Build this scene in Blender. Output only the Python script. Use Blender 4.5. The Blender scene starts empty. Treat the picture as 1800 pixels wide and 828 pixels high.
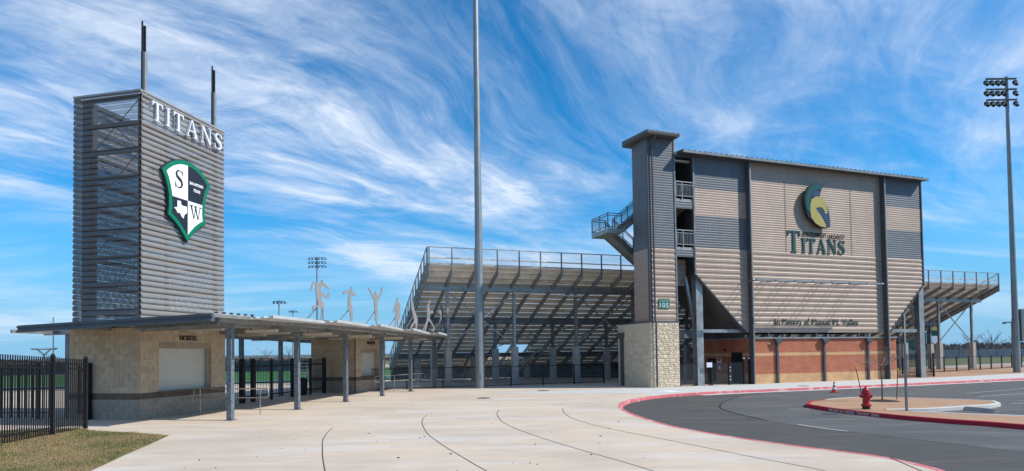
import bpy, bmesh, math, random
import numpy as np
from mathutils import Vector, Matrix
from mathutils.geometry import tessellate_polygon
random.seed(7); np.random.seed(7)
sc = bpy.context.scene
R = math.radians

# ------------------------------------------------------------------ camera
cam = bpy.data.cameras.new('camera')
cam.sensor_width = 36.0; cam.sensor_fit = 'HORIZONTAL'
cam.lens = 36.0 * 1117 / 1800
cam.shift_y = 176 / 1800
cam.clip_start = 0.1; cam.clip_end = 9000
camo = bpy.data.objects.new('camera', cam); sc.collection.objects.link(camo)
TH = math.atan(32.5 / 1117)
camo.matrix_world = Matrix.Translation((0, 0, 2.1)) @ Matrix.Rotation(math.pi / 2 + TH, 4, 'X') @ Matrix.Rotation(-0.014, 4, 'Z')
sc.camera = camo

# ------------------------------------------------------------------ light
P_ANG, T_ANG = R(20.5), R(-12.7)
pu = Vector((math.cos(P_ANG), math.sin(P_ANG), 0)); pn = Vector((math.sin(P_ANG), -math.cos(P_ANG), 0))
S = (pu * 1.0 + pn * 0.61 + Vector((0, 0, 1.05))).normalized()
sun = bpy.data.lights.new('sun', 'SUN'); sun.energy = 4.5; sun.angle = R(0.5); sun.color = (1.0, 0.95, 0.87)
suno = bpy.data.objects.new('sun', sun); sc.collection.objects.link(suno)
suno.rotation_euler = S.to_track_quat('Z', 'Y').to_euler(); suno.location = (20, -10, 40)
elev = math.asin(S.z); az = math.atan2(S.x, S.y)      # azimuth clockwise from +Y

w = bpy.data.worlds.new('World'); sc.world = w; w.use_nodes = True
nt = w.node_tree; nt.nodes.clear()
def N(t, **k):
    n = nt.nodes.new(t)
    for a, b in k.items(): setattr(n, a, b)
    return n
def L(a, b): nt.links.new(a, b)
def mth(op, a, b=None, c=None, clamp=False):
    n = N('ShaderNodeMath', operation=op, use_clamp=clamp)
    for i, v in enumerate((a, b, c)):
        if v is None: continue
        if isinstance(v, (int, float)): n.inputs[i].default_value = v
        else: L(v, n.inputs[i])
    return n.outputs[0]
sky = N('ShaderNodeTexSky', sky_type='NISHITA', sun_disc=False, sun_elevation=elev, sun_rotation=az)
sky.altitude = 200; sky.air_density = 1.0; sky.dust_density = 0.15; sky.ozone_density = 3.0
tc = N('ShaderNodeTexCoord')
sp = N('ShaderNodeSeparateXYZ'); L(tc.outputs['Generated'], sp.inputs[0])
zz = mth('ADD', mth('MAXIMUM', sp.outputs[2], 0.0), 0.17)
px = mth('DIVIDE', sp.outputs[0], zz); py = mth('DIVIDE', sp.outputs[1], zz)
def warp(vec, scale, amt, detail=2):
    wn = N('ShaderNodeTexNoise'); wn.inputs['Scale'].default_value = scale; wn.inputs['Detail'].default_value = detail; L(vec, wn.inputs['Vector'])
    sb = N('ShaderNodeVectorMath', operation='SUBTRACT'); L(wn.outputs['Color'], sb.inputs[0]); sb.inputs[1].default_value = (.5, .5, .5)
    vm = N('ShaderNodeVectorMath', operation='MULTIPLY_ADD'); L(sb.outputs[0], vm.inputs[0]); vm.inputs[1].default_value = (amt, amt, 0); L(vec, vm.inputs[2])
    return vm.outputs[0]
base = N('ShaderNodeCombineXYZ'); L(px, base.inputs[0]); L(py, base.inputs[1])
swirl = warp(base.outputs[0], .50, 1.25, 2)                # big slow bends of the whole sheet
def cloud(ang, sx, sy, detail, rough, off, w2=.35, src=None):
    mp_ = N('ShaderNodeMapping'); mp_.inputs['Rotation'].default_value = (0, 0, R(-ang)); L(src or swirl, mp_.inputs['Vector'])
    m2_ = N('ShaderNodeMapping'); m2_.inputs['Scale'].default_value = (sx, sy, 1); m2_.inputs['Location'].default_value = (off, off * .7, off); L(mp_.outputs[0], m2_.inputs['Vector'])
    n = N('ShaderNodeTexNoise'); n.inputs['Scale'].default_value = 1; n.inputs['Detail'].default_value = detail
    n.inputs['Roughness'].default_value = rough; L(warp(m2_.outputs[0], 1.6, w2, 3), n.inputs['Vector'])
    return n.outputs['Fac']
def ramp(v, lo, hi, smooth=True):
    n = N('ShaderNodeMapRange', interpolation_type='SMOOTHSTEP' if smooth else 'LINEAR')
    n.inputs['From Min'].default_value = lo; n.inputs['From Max'].default_value = hi; L(v, n.inputs['Value'])
    return n.outputs[0]
big = ramp(cloud(30, .45, .60, 3, .5, 12.1), .37, .70)                  # where there is cirrus at all
sheet = ramp(cloud(40, .75, 1.6, 12, .64, 5.2, .8), .38, .70)            # soft veils
fine = ramp(cloud(52, 1.3, 4.6, 10, .68, 1.7, .8), .36, .68)             # fibres
fine2 = ramp(cloud(12, 1.6, 5.5, 9, .68, 8.1, .9), .38, .70)
m1 = mth('MULTIPLY', big, mth('ADD', mth('MULTIPLY', sheet, .62), mth('MULTIPLY', mth('MULTIPLY', fine, mth('ADD', sheet, .45)), .72)))
m2 = mth('MULTIPLY', mth('MULTIPLY', fine2, sheet), .30)
low = ramp(cloud(4, .35, 1.5, 7, .6, 11.0, .6, base.outputs[0]), .46, .70)  # banks near the horizon
lowm = mth('MULTIPLY', low, mth('MULTIPLY', ramp(sp.outputs[2], .26, .12), .55))
mask = mth('MINIMUM', mth('ADD', mth('ADD', m1, m2), lowm), .92)
hz = mth('MULTIPLY', ramp(sp.outputs[2], .26, -.02), .93)                  # pale air near the horizon
hs = N('ShaderNodeHueSaturation'); hs.inputs['Saturation'].default_value = 1.0; hs.inputs['Value'].default_value = 1.0
tint = N('ShaderNodeMix', data_type='RGBA', blend_type='MULTIPLY'); tint.inputs[0].default_value = 1; tint.inputs[7].default_value = (.11, .69, .99, 1)
L(sky.outputs[0], tint.inputs[6]); L(tint.outputs[2], hs.inputs['Color'])
mh = N('ShaderNodeMix', data_type='RGBA'); L(hz, mh.inputs[0]); L(hs.outputs[0], mh.inputs[6]); mh.inputs[7].default_value = (1.75, 3.2, 4.9, 1)
mask = mth('MULTIPLY', mask, mth('MULTIPLY', ramp(sp.outputs[2], .0, .05), mth('ADD', mth('MULTIPLY', ramp(sp.outputs[2], .05, .20), .35), .65)))
mx = N('ShaderNodeMix', data_type='RGBA'); L(mask, mx.inputs[0]); L(mh.outputs[2], mx.inputs[6]); mx.inputs[7].default_value = (5.0, 5.6, 6.5, 1)
bg = N('ShaderNodeBackground'); bg.inputs['Strength'].default_value = 0.15; L(mx.outputs[2], bg.inputs['Color'])
wo = N('ShaderNodeOutputWorld'); L(bg.outputs[0], wo.inputs['Surface'])
sc.view_settings.view_transform = 'Standard'; sc.view_settings.look = 'None'
sc.view_settings.exposure = 0.15; sc.view_settings.gamma = 1.0; sc.view_settings.use_curve_mapping = False

# ------------------------------------------------------------------ materials
def mat(name, col, rough=.7, metal=0., var=.12, vs=2., bump=0., bs=40., rnd=0., col2=None, streak=0., spec=.4, bd=.02):
    m = bpy.data.materials.new(name); m.use_nodes = True
    t = m.node_tree; t.nodes.clear(); nn = t.nodes.new; lk = t.links.new
    o = nn('ShaderNodeOutputMaterial'); b = nn('ShaderNodeBsdfPrincipled'); lk(b.outputs[0], o.inputs[0])
    b.inputs['Roughness'].default_value = rough; b.inputs['Metallic'].default_value = metal
    b.inputs['Specular IOR Level'].default_value = spec
    tcn = nn('ShaderNodeTexCoord'); c = nn('ShaderNodeTexNoise'); c.inputs['Scale'].default_value = vs
    c.inputs['Detail'].default_value = 6; c.inputs['Roughness'].default_value = .6
    if rnd > 0:
        oj = nn('ShaderNodeObjectInfo'); va = nn('ShaderNodeVectorMath'); va.operation = 'MULTIPLY_ADD'; lk(oj.outputs['Random'], va.inputs[0]); va.inputs[1].default_value = (37, 53, 71); lk(tcn.outputs['Object'], va.inputs[2]); lk(va.outputs[0], c.inputs['Vector'])
    else: lk(tcn.outputs['Object'], c.inputs['Vector'])
    mp = nn('ShaderNodeMapRange'); mp.inputs['From Min'].default_value = .3; mp.inputs['From Max'].default_value = .7
    lk(c.outputs['Fac'], mp.inputs['Value'])
    mix = nn('ShaderNodeMix'); mix.data_type = 'RGBA'; lk(mp.outputs[0], mix.inputs[0])
    c2 = col2 or tuple(x * (1 - var * 2) for x in col)
    mix.inputs[6].default_value = (*[min(1, x * (1 + var)) for x in col], 1); mix.inputs[7].default_value = (*c2, 1)
    last = mix.outputs[2]
    if streak > 0:
        mg = nn('ShaderNodeMapping'); mg.inputs['Scale'].default_value = (5, 5, .35); lk(tcn.outputs['Object'], mg.inputs['Vector'])
        s = nn('ShaderNodeTexNoise'); s.inputs['Scale'].default_value = 1.6; s.inputs['Detail'].default_value = 5; lk(mg.outputs[0], s.inputs['Vector'])
        r2 = nn('ShaderNodeMapRange'); r2.inputs['From Min'].default_value = .45; r2.inputs['From Max'].default_value = .75
        r2.inputs['To Min'].default_value = 1; r2.inputs['To Max'].default_value = 1 - streak; lk(s.outputs['Fac'], r2.inputs['Value'])
        ml = nn('ShaderNodeMix'); ml.data_type = 'RGBA'; ml.blend_type = 'MULTIPLY'; ml.inputs[0].default_value = 1
        lk(last, ml.inputs[6]); lk(r2.outputs[0], ml.inputs[7]); last = ml.outputs[2]
    if rnd > 0:
        oi = nn('ShaderNodeObjectInfo'); h = nn('ShaderNodeHueSaturation')
        r3 = nn('ShaderNodeMapRange'); r3.inputs['To Min'].default_value = 1 - rnd; r3.inputs['To Max'].default_value = 1 + rnd
        lk(oi.outputs['Random'], r3.inputs['Value']); lk(r3.outputs[0], h.inputs['Value']); lk(last, h.inputs['Color']); last = h.outputs[0]
    lk(last, b.inputs['Base Color'])
    if bump > 0:
        n2 = nn('ShaderNodeTexNoise'); n2.inputs['Scale'].default_value = bs; n2.inputs['Detail'].default_value = 5; lk(tcn.outputs['Object'], n2.inputs['Vector'])
        bp = nn('ShaderNodeBump'); bp.inputs['Strength'].default_value = bump; bp.inputs['Distance'].default_value = .02
        lk(n2.outputs['Fac'], bp.inputs['Height']); lk(bp.outputs[0], b.inputs['Normal'])
    return m

def ground_mat(name, base, layers, rough=.9, bump=.3, bs=60):
    """base colour plus a list of (scale, lo, hi, colour, strength, (sx,sy)) noise-shaped stains"""
    m = bpy.data.materials.new(name); m.use_nodes = True
    t = m.node_tree; b = t.nodes['Principled BSDF']; nn = t.nodes.new; lk = t.links.new
    b.inputs['Roughness'].default_value = rough; b.inputs['Specular IOR Level'].default_value = .25
    tcn = nn('ShaderNodeTexCoord'); last = None; col = (*base, 1)
    for i, (scl, lo, hi, c, st, an) in enumerate(layers):
        mg = nn('ShaderNodeMapping'); mg.inputs['Scale'].default_value = (an[0], an[1], 1); mg.inputs['Location'].default_value = (i * 7.3, i * 3.1, 0)
        mg.inputs['Rotation'].default_value = (0, 0, R(an[2] if len(an) > 2 else 0))
        lk(tcn.outputs['Object'], mg.inputs['Vector'])
        n = nn('ShaderNodeTexNoise'); n.inputs['Scale'].default_value = scl; n.inputs['Detail'].default_value = 7; n.inputs['Roughness'].default_value = .62
        lk(mg.outputs[0], n.inputs['Vector'])
        r = nn('ShaderNodeMapRange'); r.inputs['From Min'].default_value = lo; r.inputs['From Max'].default_value = hi; r.inputs['To Max'].default_value = st
        lk(n.outputs['Fac'], r.inputs['Value'])
        x = nn('ShaderNodeMix'); x.data_type = 'RGBA'; lk(r.outputs[0], x.inputs[0])
        if last is None: x.inputs[6].default_value = col
        else: lk(last, x.inputs[6])
        x.inputs[7].default_value = (*c, 1); last = x.outputs[2]
    lk(last, b.inputs['Base Color'])
    n2 = nn('ShaderNodeTexNoise'); n2.inputs['Scale'].default_value = bs; n2.inputs['Detail'].default_value = 4; lk(tcn.outputs['Object'], n2.inputs['Vector'])
    bp = nn('ShaderNodeBump'); bp.inputs['Strength'].default_value = bump; bp.inputs['Distance'].default_value = .01
    lk(n2.outputs['Fac'], bp.inputs['Height']); lk(bp.outputs[0], b.inputs['Normal'])
    return m

def brick_mat(name, c1, c2, mortar, bw=.4, bh=.1):
    m = bpy.data.materials.new(name); m.use_nodes = True
    t = m.node_tree; b = t.nodes['Principled BSDF']; nn = t.nodes.new; lk = t.links.new
    tcn = nn('ShaderNodeTexCoord'); s = nn('ShaderNodeSeparateXYZ'); lk(tcn.outputs['Object'], s.inputs[0])
    ad = nn('ShaderNodeMath'); ad.operation = 'ADD'; lk(s.outputs[0], ad.inputs[0]); lk(s.outputs[1], ad.inputs[1])
    c = nn('ShaderNodeCombineXYZ'); lk(ad.outputs[0], c.inputs[0]); lk(s.outputs[2], c.inputs[1])
    k = nn('ShaderNodeTexBrick'); lk(c.outputs[0], k.inputs['Vector'])
    k.inputs['Color1'].default_value = (*c1, 1); k.inputs['Color2'].default_value = (*c2, 1); k.inputs['Mortar'].default_value = (*mortar, 1)
    k.inputs['Scale'].default_value = 1; k.inputs['Brick Width'].default_value = bw; k.inputs['Row Height'].default_value = bh
    k.inputs['Mortar Size'].default_value = .006; k.inputs['Mortar Smooth'].default_value = .2; k.inputs['Bias'].default_value = -.1
    n = nn('ShaderNodeTexNoise'); n.inputs['Scale'].default_value = 1.3; n.inputs['Detail'].default_value = 5; lk(tcn.outputs['Object'], n.inputs['Vector'])
    r = nn('ShaderNodeMapRange'); r.inputs['From Min'].default_value = .3; r.inputs['From Max'].default_value = .7; r.inputs['To Min'].default_value = .82; r.inputs['To Max'].default_value = 1.12
    lk(n.outputs['Fac'], r.inputs['Value'])
    x = nn('ShaderNodeMix'); x.data_type = 'RGBA'; x.blend_type = 'MULTIPLY'; x.inputs[0].default_value = 1
    lk(k.outputs['Color'], x.inputs[6]); lk(r.outputs[0], x.inputs[7]); lk(x.outputs[2], b.inputs['Base Color'])
    b.inputs['Roughness'].default_value = .85
    bp = nn('ShaderNodeBump'); bp.inputs['Strength'].default_value = .4; bp.inputs['Distance'].default_value = .01; bp.invert = True
    lk(k.outputs['Fac'], bp.inputs['Height']); lk(bp.outputs[0], b.inputs['Normal'])
    return m

def holes_mat(name, col, kind, period, amount, rough=.5, metal=.4):
    """sheet with real see-through holes: 'dots' (perforated) or 'link' (woven wire)"""
    m = bpy.data.materials.new(name); m.use_nodes = True
    t = m.node_tree; b = t.nodes['Principled BSDF']; nn = t.nodes.new; lk = t.links.new; o = t.nodes['Material Output']
    def mm(op, a, bb=None):
        n = nn('ShaderNodeMath'); n.operation = op
        for i, v in enumerate((a, bb)):
            if v is None: continue
            if isinstance(v, (int, float)): n.inputs[i].default_value = v
            else: lk(v, n.inputs[i])
        return n.outputs[0]
    b.inputs['Base Color'].default_value = (*col, 1); b.inputs['Roughness'].default_value = rough; b.inputs['Metallic'].default_value = metal
    tcn = nn('ShaderNodeTexCoord'); s = nn('ShaderNodeSeparateXYZ'); lk(tcn.outputs['Object'], s.inputs[0])
    h = mm('ADD', s.outputs[0], s.outputs[1]); k = 2 * math.pi / period
    if kind == 'dots':
        f = mm('MULTIPLY', mm('SINE', mm('MULTIPLY', h, k)), mm('SINE', mm('MULTIPLY', s.outputs[2], k)))
        op = mm('GREATER_THAN', mm('ABSOLUTE', f), amount)       # 1 = hole
    else:
        a = mm('ABSOLUTE', mm('SINE', mm('MULTIPLY', mm('ADD', h, s.outputs[2]), k / 2)))
        c = mm('ABSOLUTE', mm('SINE', mm('MULTIPLY', mm('SUBTRACT', h, s.outputs[2]), k / 2)))
        op = mm('GREATER_THAN', mm('MINIMUM', a, c), amount)
    tr = nn('ShaderNodeBsdfTransparent'); mx = nn('ShaderNodeMixShader')
    lk(op, mx.inputs[0]); lk(b.outputs[0], mx.inputs[1]); lk(tr.outputs[0], mx.inputs[2]); lk(mx.outputs[0], o.inputs[0])
    return m

M = dict(
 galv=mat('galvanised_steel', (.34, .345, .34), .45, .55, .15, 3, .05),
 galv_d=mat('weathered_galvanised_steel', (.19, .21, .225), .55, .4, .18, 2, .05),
 alu=mat('mill_aluminium', (.86, .76, .64), .6, .15, .10, 1.5, .04),
 polesteel=mat('pole_steel', (.25, .285, .30), .5, .4, .10, .8, .04, streak=.2),
 siding_tan=mat('tan_painted_siding', (.405, .305, .238), .5, .1, .07, .5, 0, streak=.13),
 siding_grey=mat('grey_painted_siding', (.125, .138, .155), .5, .1, .08, .5, 0, streak=.13),
 trim=mat('dark_grey_trim', (.085, .09, .10), .5, .2, .08, 2),
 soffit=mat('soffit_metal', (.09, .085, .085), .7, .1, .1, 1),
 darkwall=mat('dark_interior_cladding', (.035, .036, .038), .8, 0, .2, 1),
 roofdeck=mat('galvanised_roof_deck', (.56, .58, .59), .45, .25, .10, 2, .05),
 fascia=mat('slate_fascia_paint', (.10, .112, .13), .45, .2, .08, 2),
 cream=mat('cream_light_housing', (.62, .56, .46), .5, 0, .05, 2),
 perf=holes_mat('perforated_aluminium_shaded', (.17, .17, .175), 'dots', .064, .46, .45, .35),  # tower sheet metal, its colour darkened for the shaded faces
 slat_s=mat('corrugated_aluminium', (.40, .39, .38), .45, .35, .12, 1.5, 0, streak=.12),
 perf_sunlit=holes_mat('perforated_aluminium_sunlit', (.265, .245, .228), 'dots', .064, .80, .5, .25),  # same sheet metal, coloured lighter for the sunlit sides, less open for slanting views
 towersteel=mat('tower_frame_steel', (.10, .12, .14), .55, .4, .15, 2),
 letter=mat('brushed_white_letters', (.72, .74, .80), .4, .15, .04, 2),
 white=mat('white_sign_face', (.82, .83, .84), .5, 0, .02, 2),
 black=mat('black_powder_coat', (.012, .012, .015), .42, .1, .15, 4),
 shieldblack=mat('black_sign_face', (.014, .018, .03), .45, 0, .1, 2),
 shieldgreen=mat('green_sign_border', (.0, .17, .09), .4, 0, .05, 2),
 green_letter=mat('dark_green_letters', (.010, .085, .075), .5, 0, .08, 2),
 memo_letter=mat('deep_green_memorial_letters', (.008, .12, .09), .5, 0, .08, 2),
 brown_letter=mat('dark_brown_letters', (.035, .028, .025), .5, 0, .08, 2),
 teal=mat('teal_crest_paint', (.0, .075, .072), .4, 0, .06, 2),
 gold=mat('old_gold_paint', (.46, .38, .11), .4, .2, .06, 2),
 navy=mat('navy_paint', (.035, .055, .13), .4, 0, .06, 2),
 block=mat('tan_split_block', (.51, .395, .275), .9, 0, .10, 6, .15, 60, rnd=.10),
 block_low=mat('grey_tan_block', (.36, .295, .235), .9, 0, .10, 6, .15, 60, rnd=.07),
 block_band=mat('dark_brown_block', (.15, .105, .08), .9, 0, .10, 6, .15, 60, rnd=.08),
 mortar=mat('mortar', (.47, .42, .34), .95, 0, .08, 8),
 lime=mat('rough_limestone', (.64, .54, .40), .95, 0, .10, 3, .25, 25, rnd=.06, col2=(.52, .41, .28)),
 lime_s=mat('sawn_limestone', (.62, .52, .38), .9, 0, .10, 3, .2, 30, rnd=.05, streak=.12),
 pier=mat('concrete_pier', (.40, .38, .35), .9, 0, .12, 3, .3, 30, streak=.15),
 shutter=mat('roll_shutter', (.62, .61, .55), .5, .1, .03, 1),
 red_brick=brick_mat('red_brick', (.45, .140, .068), (.38, .108, .052), (.30, .17, .13)),
 tan_brick=brick_mat('tan_brick', (.60, .36, .17), (.54, .31, .15), (.42, .30, .20)),
 kerbred=ground_mat('red_kerb_paint', (.42, .018, .035), [(3, .55, .8, (.50, .12, .12), .5, (1, 1)), (14, .58, .72, (.30, .25, .22), .35, (1, 1))], .6, .2),
 kerbpink=ground_mat('worn_red_kerb_paint', (.60, .15, .17), [(1.6, .5, .66, (.62, .50, .46), .85, (1, 1)), (9, .55, .7, (.45, .05, .09), .8, (1, 1))], .8, .2),
 kerbwhite=ground_mat('pale_kerb_concrete', (.55, .53, .50), [(5, .5, .8, (.35, .33, .3), .6, (1, 1))], .9, .2),
 linewhite=ground_mat('worn_white_road_paint', (.50, .50, .49), [(8, .45, .7, (.12, .12, .12), .8, (1, 1))], .8, .2),
 concrete=ground_mat('plaza_concrete', (.60, .49, .38), [(.22, .42, .62, (.47, .395, .32), .8, (1, 1)), (.5, .48, .62, (.60, .55, .49), .7, (.5, 1.6, 20)), (1.2, .50, .68, (.45, .39, .33), .5, (.35, 1.5, -15)), (4.5, .54, .72, (.35, .31, .27), .35, (.5, 1.2, 10)), (40, .62, .75, (.36, .32, .27), .30, (1, 1))], .92, .25, 90),
 sidewalk=ground_mat('grey_pavement_concrete', (.54, .54, .52), [(.6, .45, .75, (.46, .455, .43), .7, (1, 1)), (6, .55, .8, (.38, .37, .35), .4, (1, 1))], .92, .25, 90),
 asphalt=ground_mat('new_asphalt', (.078, .077, .074), [(.5, .42, .62, (.090, .089, .086), .85, (1, 1)), (.9, .54, .64, (.125, .11, .095), .8, (.35, 1.4, -20)), (3, .55, .7, (.03, .03, .03), .6, (.3, 1.4, -20)), (90, .45, .7, (.10, .10, .10), .5, (1, 1))], .85, .5, 160),
 asphalt_old=ground_mat('older_asphalt', (.092, .093, .094), [(.4, .42, .62, (.115, .117, .12), .85, (1, 1)), (.9, .54, .66, (.17, .16, .145), .7, (.3, 1.5, 25)), (2.2, .56, .72, (.05, .05, .052), .6, (.25, 1.5, 15)), (90, .45, .7, (.15, .15, .15), .45, (1, 1))], .85, .5, 160),
 seam=mat('asphalt_seam_tar', (.012, .012, .013), .6, 0, .1, 3),
 joint=mat('joint_sealant', (.06, .055, .05), .8, 0, .1, 3),
 dirt=ground_mat('orange_dirt', (.42, .26, .165), [(.8, .4, .7, (.36, .205, .12), .8, (1, 1)), (5, .5, .8, (.48, .34, .24), .6, (1, 1)), (30, .55, .7, (.25, .15, .09), .5, (1, 1))], .95, .8, 30),
 drygrass=ground_mat('dry_lawn_soil', (.20, .15, .075), [(1.2, .4, .7, (.14, .125, .05), .8, (1, 1)), (8, .5, .75, (.28, .21, .11), .7, (1, 1))], .95, .8, 30),
 land=ground_mat('far_scrub_land', (.15, .14, .085), [(.02, .4, .65, (.09, .10, .06), .9, (1, 1)), (.2, .45, .7, (.19, .17, .11), .7, (1, 1))], .95, .3, 3),
 turf=ground_mat('green_turf', (.035, .125, .032), [(.15, .4, .65, (.06, .17, .045), .9, (1, 4))], .9, .2, 30),
 lawn=ground_mat('olive_lawn', (.085, .11, .030), [(.2, .4, .65, (.12, .125, .045), .9, (1, 1))], .95, .2, 30),
 track=ground_mat('tan_track_path', (.40, .34, .29), [(.3, .4, .65, (.36, .30, .26), .9, (1, 1))], .95, .2, 30),
 hydrant=mat('hydrant_red_paint', (.42, .012, .020), .35, 0, .12, 12, .15, 60),
 hyd_dark=mat('black_painted_iron', (.02, .02, .022), .6, .2, .2, 8),
 hyd_white=mat('white_bolt_heads', (.55, .52, .50), .5, 0, .1, 8),
 cone=mat('cone_orange_red', (.55, .06, .035), .6, 0, .08, 6),
 conew=mat('cone_reflective_band', (.7, .68, .66), .4, 0, .05, 6),
 bark=mat('grey_brown_bark', (.13, .105, .085), .95, 0, .2, 20, .6, 40),
 barkfar=mat('hazy_scrub_bark', (.135, .115, .108), .95, 0, .2, .3),  # distance haze is put into this lightened bark colour
 evergreen=mat('evergreen_foliage', (.045, .060, .035), .95, 0, .3, .3),
 hill=mat('hazy_wooded_hill', (.10, .125, .13), 1, 0, .15, .01),  # bluish because the far haze is painted into the hill colour
 yellow=mat('yellow_stake_cap', (.65, .50, .03), .5, 0, .05, 4),
 boardgreen=mat('scoreboard_green', (.006, .060, .060), .4, 0, .08, .5),
 lampglass=mat('lamp_lens', (.55, .52, .46), .15, 0, .03, 4, spec=.8),
 lampcase=mat('lamp_housing', (.030, .035, .035), .5, .3, .1, 4),
 watertank=mat('water_tower_paint', (.22, .30, .35), .6, 0, .05, .1),
 pvc=mat('white_pvc', (.6, .6, .6), .5), signgreen=mat('street_sign_green', (.0, .15, .09), .4, 0, .03, 3),
 link=holes_mat('chain_link', (.10, .11, .12), 'link', .07, .16, .5, .6),
 link_l=holes_mat('light_chain_link', (.34, .38, .42), 'link', .07, .14, .5, .5),
 steelrail=mat('brushed_steel_rail', (.42, .40, .37), .35, .7, .08, 6),
 mulch=mat('dark_mulch', (.035, .026, .020), .95, 0, .3, 12, .8, 30),
 navywall=mat('navy_vinyl_screen', (.03, .055, .09), .6, 0, .2, 1),
 glass=mat('door_glass', (.02, .03, .04), .1, 0, .02, 1, spec=.8),
 grate=mat('iron_cover', (.10, .095, .09), .7, .3, .2, 20),
)

# ------------------------------------------------------------------ geometry helpers
class Frame:
    def __init__(s, x, y, ang): s.m = Matrix.Translation((x, y, 0)) @ Matrix.Rotation(ang, 4, 'Z'); s.ang = ang
PF = Frame(15.22, 40.24, P_ANG)      # stadium: x along the facade, y away from the road
TF = Frame(-12.99, 22.14, T_ANG)     # entrance: x toward the plaza, y along the canopy
WF = Frame(0, 0, 0)
ORG = {}
col = sc.collection
def tagp(o, label=None, cat=None, group=None, kind=None):
    for k, v in (('label', label), ('category', cat), ('group', group), ('kind', kind)):
        if v: o[k] = v
    return o
def thing(name, label, cat, frame=WF, x=0, y=0, z=0, group=None):
    o = bpy.data.objects.new(name, None); col.objects.link(o); o.empty_display_size = .3
    o.matrix_world = frame.m @ Matrix.Translation((x, y, z)); ORG[o] = (x, y, z)
    return tagp(o, label, cat, group)
class MB:
    def __init__(s): s.v = []; s.f = []
    def add(s, vs, fs):
        n = len(s.v); s.v += [tuple(p) for p in vs]; s.f += [tuple(i + n for i in f) for f in fs]; return s
    def box(s, x0, x1, y0, y1, z0, z1):
        return s.add([(x0,y0,z0),(x1,y0,z0),(x1,y1,z0),(x0,y1,z0),(x0,y0,z1),(x1,y0,z1),(x1,y1,z1),(x0,y1,z1)],
                     [(3,2,1,0),(4,5,6,7),(0,1,5,4),(1,2,6,5),(2,3,7,6),(3,0,4,7)])
    def bar(s, p, q, w=.1, h=.1, up=(0,0,1)):
        p = Vector(p); q = Vector(q); d = (q - p).normalized(); up = Vector(up)
        if abs(d.dot(up)) > .98: up = Vector((0, 1, 0)) if abs(d.y) < .9 else Vector((1, 0, 0))
        a = d.cross(up).normalized() * w / 2; b = a.cross(d).normalized() * h / 2
        vs = [e + i * a + j * b for e in (p, q) for i, j in ((-1,-1),(1,-1),(1,1),(-1,1))]
        return s.add(vs, [(0,1,2,3),(7,6,5,4),(0,4,5,1),(1,5,6,2),(2,6,7,3),(3,7,4,0)])
    def tube(s, p, q, r0, r1=None, n=8, cap=True):
        r1 = r0 if r1 is None else r1; p = Vector(p); q = Vector(q); d = (q - p).normalized()
        up = Vector((0,0,1)) if abs(d.z) < .95 else Vector((1,0,0)); a = d.cross(up).normalized(); b = a.cross(d)
        vs = [e + (a * math.cos(t * 2 * math.pi / n) + b * math.sin(t * 2 * math.pi / n)) * r for e, r in ((p, r0), (q, r1)) for t in range(n)]
        fs = [(t, t + n, (t + 1) % n + n, (t + 1) % n) for t in range(n)]
        if cap: fs += [tuple(range(n)), tuple(range(2 * n - 1, n - 1, -1))]
        return s.add(vs, fs)
    def path(s, pts, r, n=6):
        for a, b in zip(pts, pts[1:]): s.tube(a, b, r, n=n)
        return s
    def lathe(s, prof, c=(0,0,0), n=20):
        vs = [(c[0] + r * math.cos(t * 2 * math.pi / n), c[1] + r * math.sin(t * 2 * math.pi / n), c[2] + z) for r, z in prof for t in range(n)]
        fs = [(k*n + t, k*n + (t+1) % n, (k+1)*n + (t+1) % n, (k+1)*n + t) for k in range(len(prof)-1) for t in range(n)]
        return s.add(vs, fs)
    def prism(s, poly, plane, d0, d1):
        def m(p, d): return {'xz': (p[0], d, p[1]), 'yz': (d, p[0], p[1]), 'xy': (p[0], p[1], d)}[plane]
        n = len(poly); tris = tessellate_polygon([[Vector((p[0], p[1], 0)) for p in poly]])
        vs = [m(p, d0) for p in poly] + [m(p, d1) for p in poly]
        fs = [tuple(t) for t in tris] + [tuple(i + n for i in reversed(t)) for t in tris]
        fs += [(i, (i+1) % n, (i+1) % n + n, i + n) for i in range(n)]
        return s.add(vs, fs)
    def sheet(s, poly, z):
        tris = tessellate_polygon([[Vector((p[0], p[1], 0)) for p in poly]])
        zs = z if callable(z) else (lambda p: z)
        n0 = len(s.v); s.v += [(p[0], p[1], zs(p)) for p in poly]
        for t in tris:
            a, b, c = (Vector((poly[i][0], poly[i][1])) for i in t)
            cr = (b - a).cross(c - a)
            s.f.append(tuple(i + n0 for i in (t if cr > 0 else reversed(t))))
        return s
    def quad(s, a, b, c, d): return s.add([a, b, c, d], [(0, 1, 2, 3)])
    def mesh(s, name, m, org=(0,0,0), smooth=False):
        me = bpy.data.meshes.new(name)
        o = org; me.from_pydata([(x-o[0], y-o[1], z-o[2]) for x, y, z in s.v], [], s.f)
        for mm in (m if isinstance(m, (list, tuple)) else [m]): me.materials.append(mm)
        if not getattr(s, 'raw', False):
            bm = bmesh.new(); bm.from_mesh(me); bmesh.ops.recalc_face_normals(bm, faces=bm.faces); bm.to_mesh(me); bm.free()
        if smooth: me.polygons.foreach_set('use_smooth', [True] * len(me.polygons))
        return me
    def build(s, name, m, parent=None, frame=WF, smooth=False, label=None, kind=None, cat=None, group=None):
        if parent is not None:
            me = s.mesh(name, m, ORG[parent], smooth); o = bpy.data.objects.new(name, me); col.objects.link(o)
            o.parent = parent; ORG[o] = ORG[parent]
        else:
            me = s.mesh(name, m, (0,0,0), smooth); o = bpy.data.objects.new(name, me); col.objects.link(o)
            o.matrix_world = frame.m; ORG[o] = (0,0,0)
        return tagp(o, label, cat, group, kind)
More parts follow.
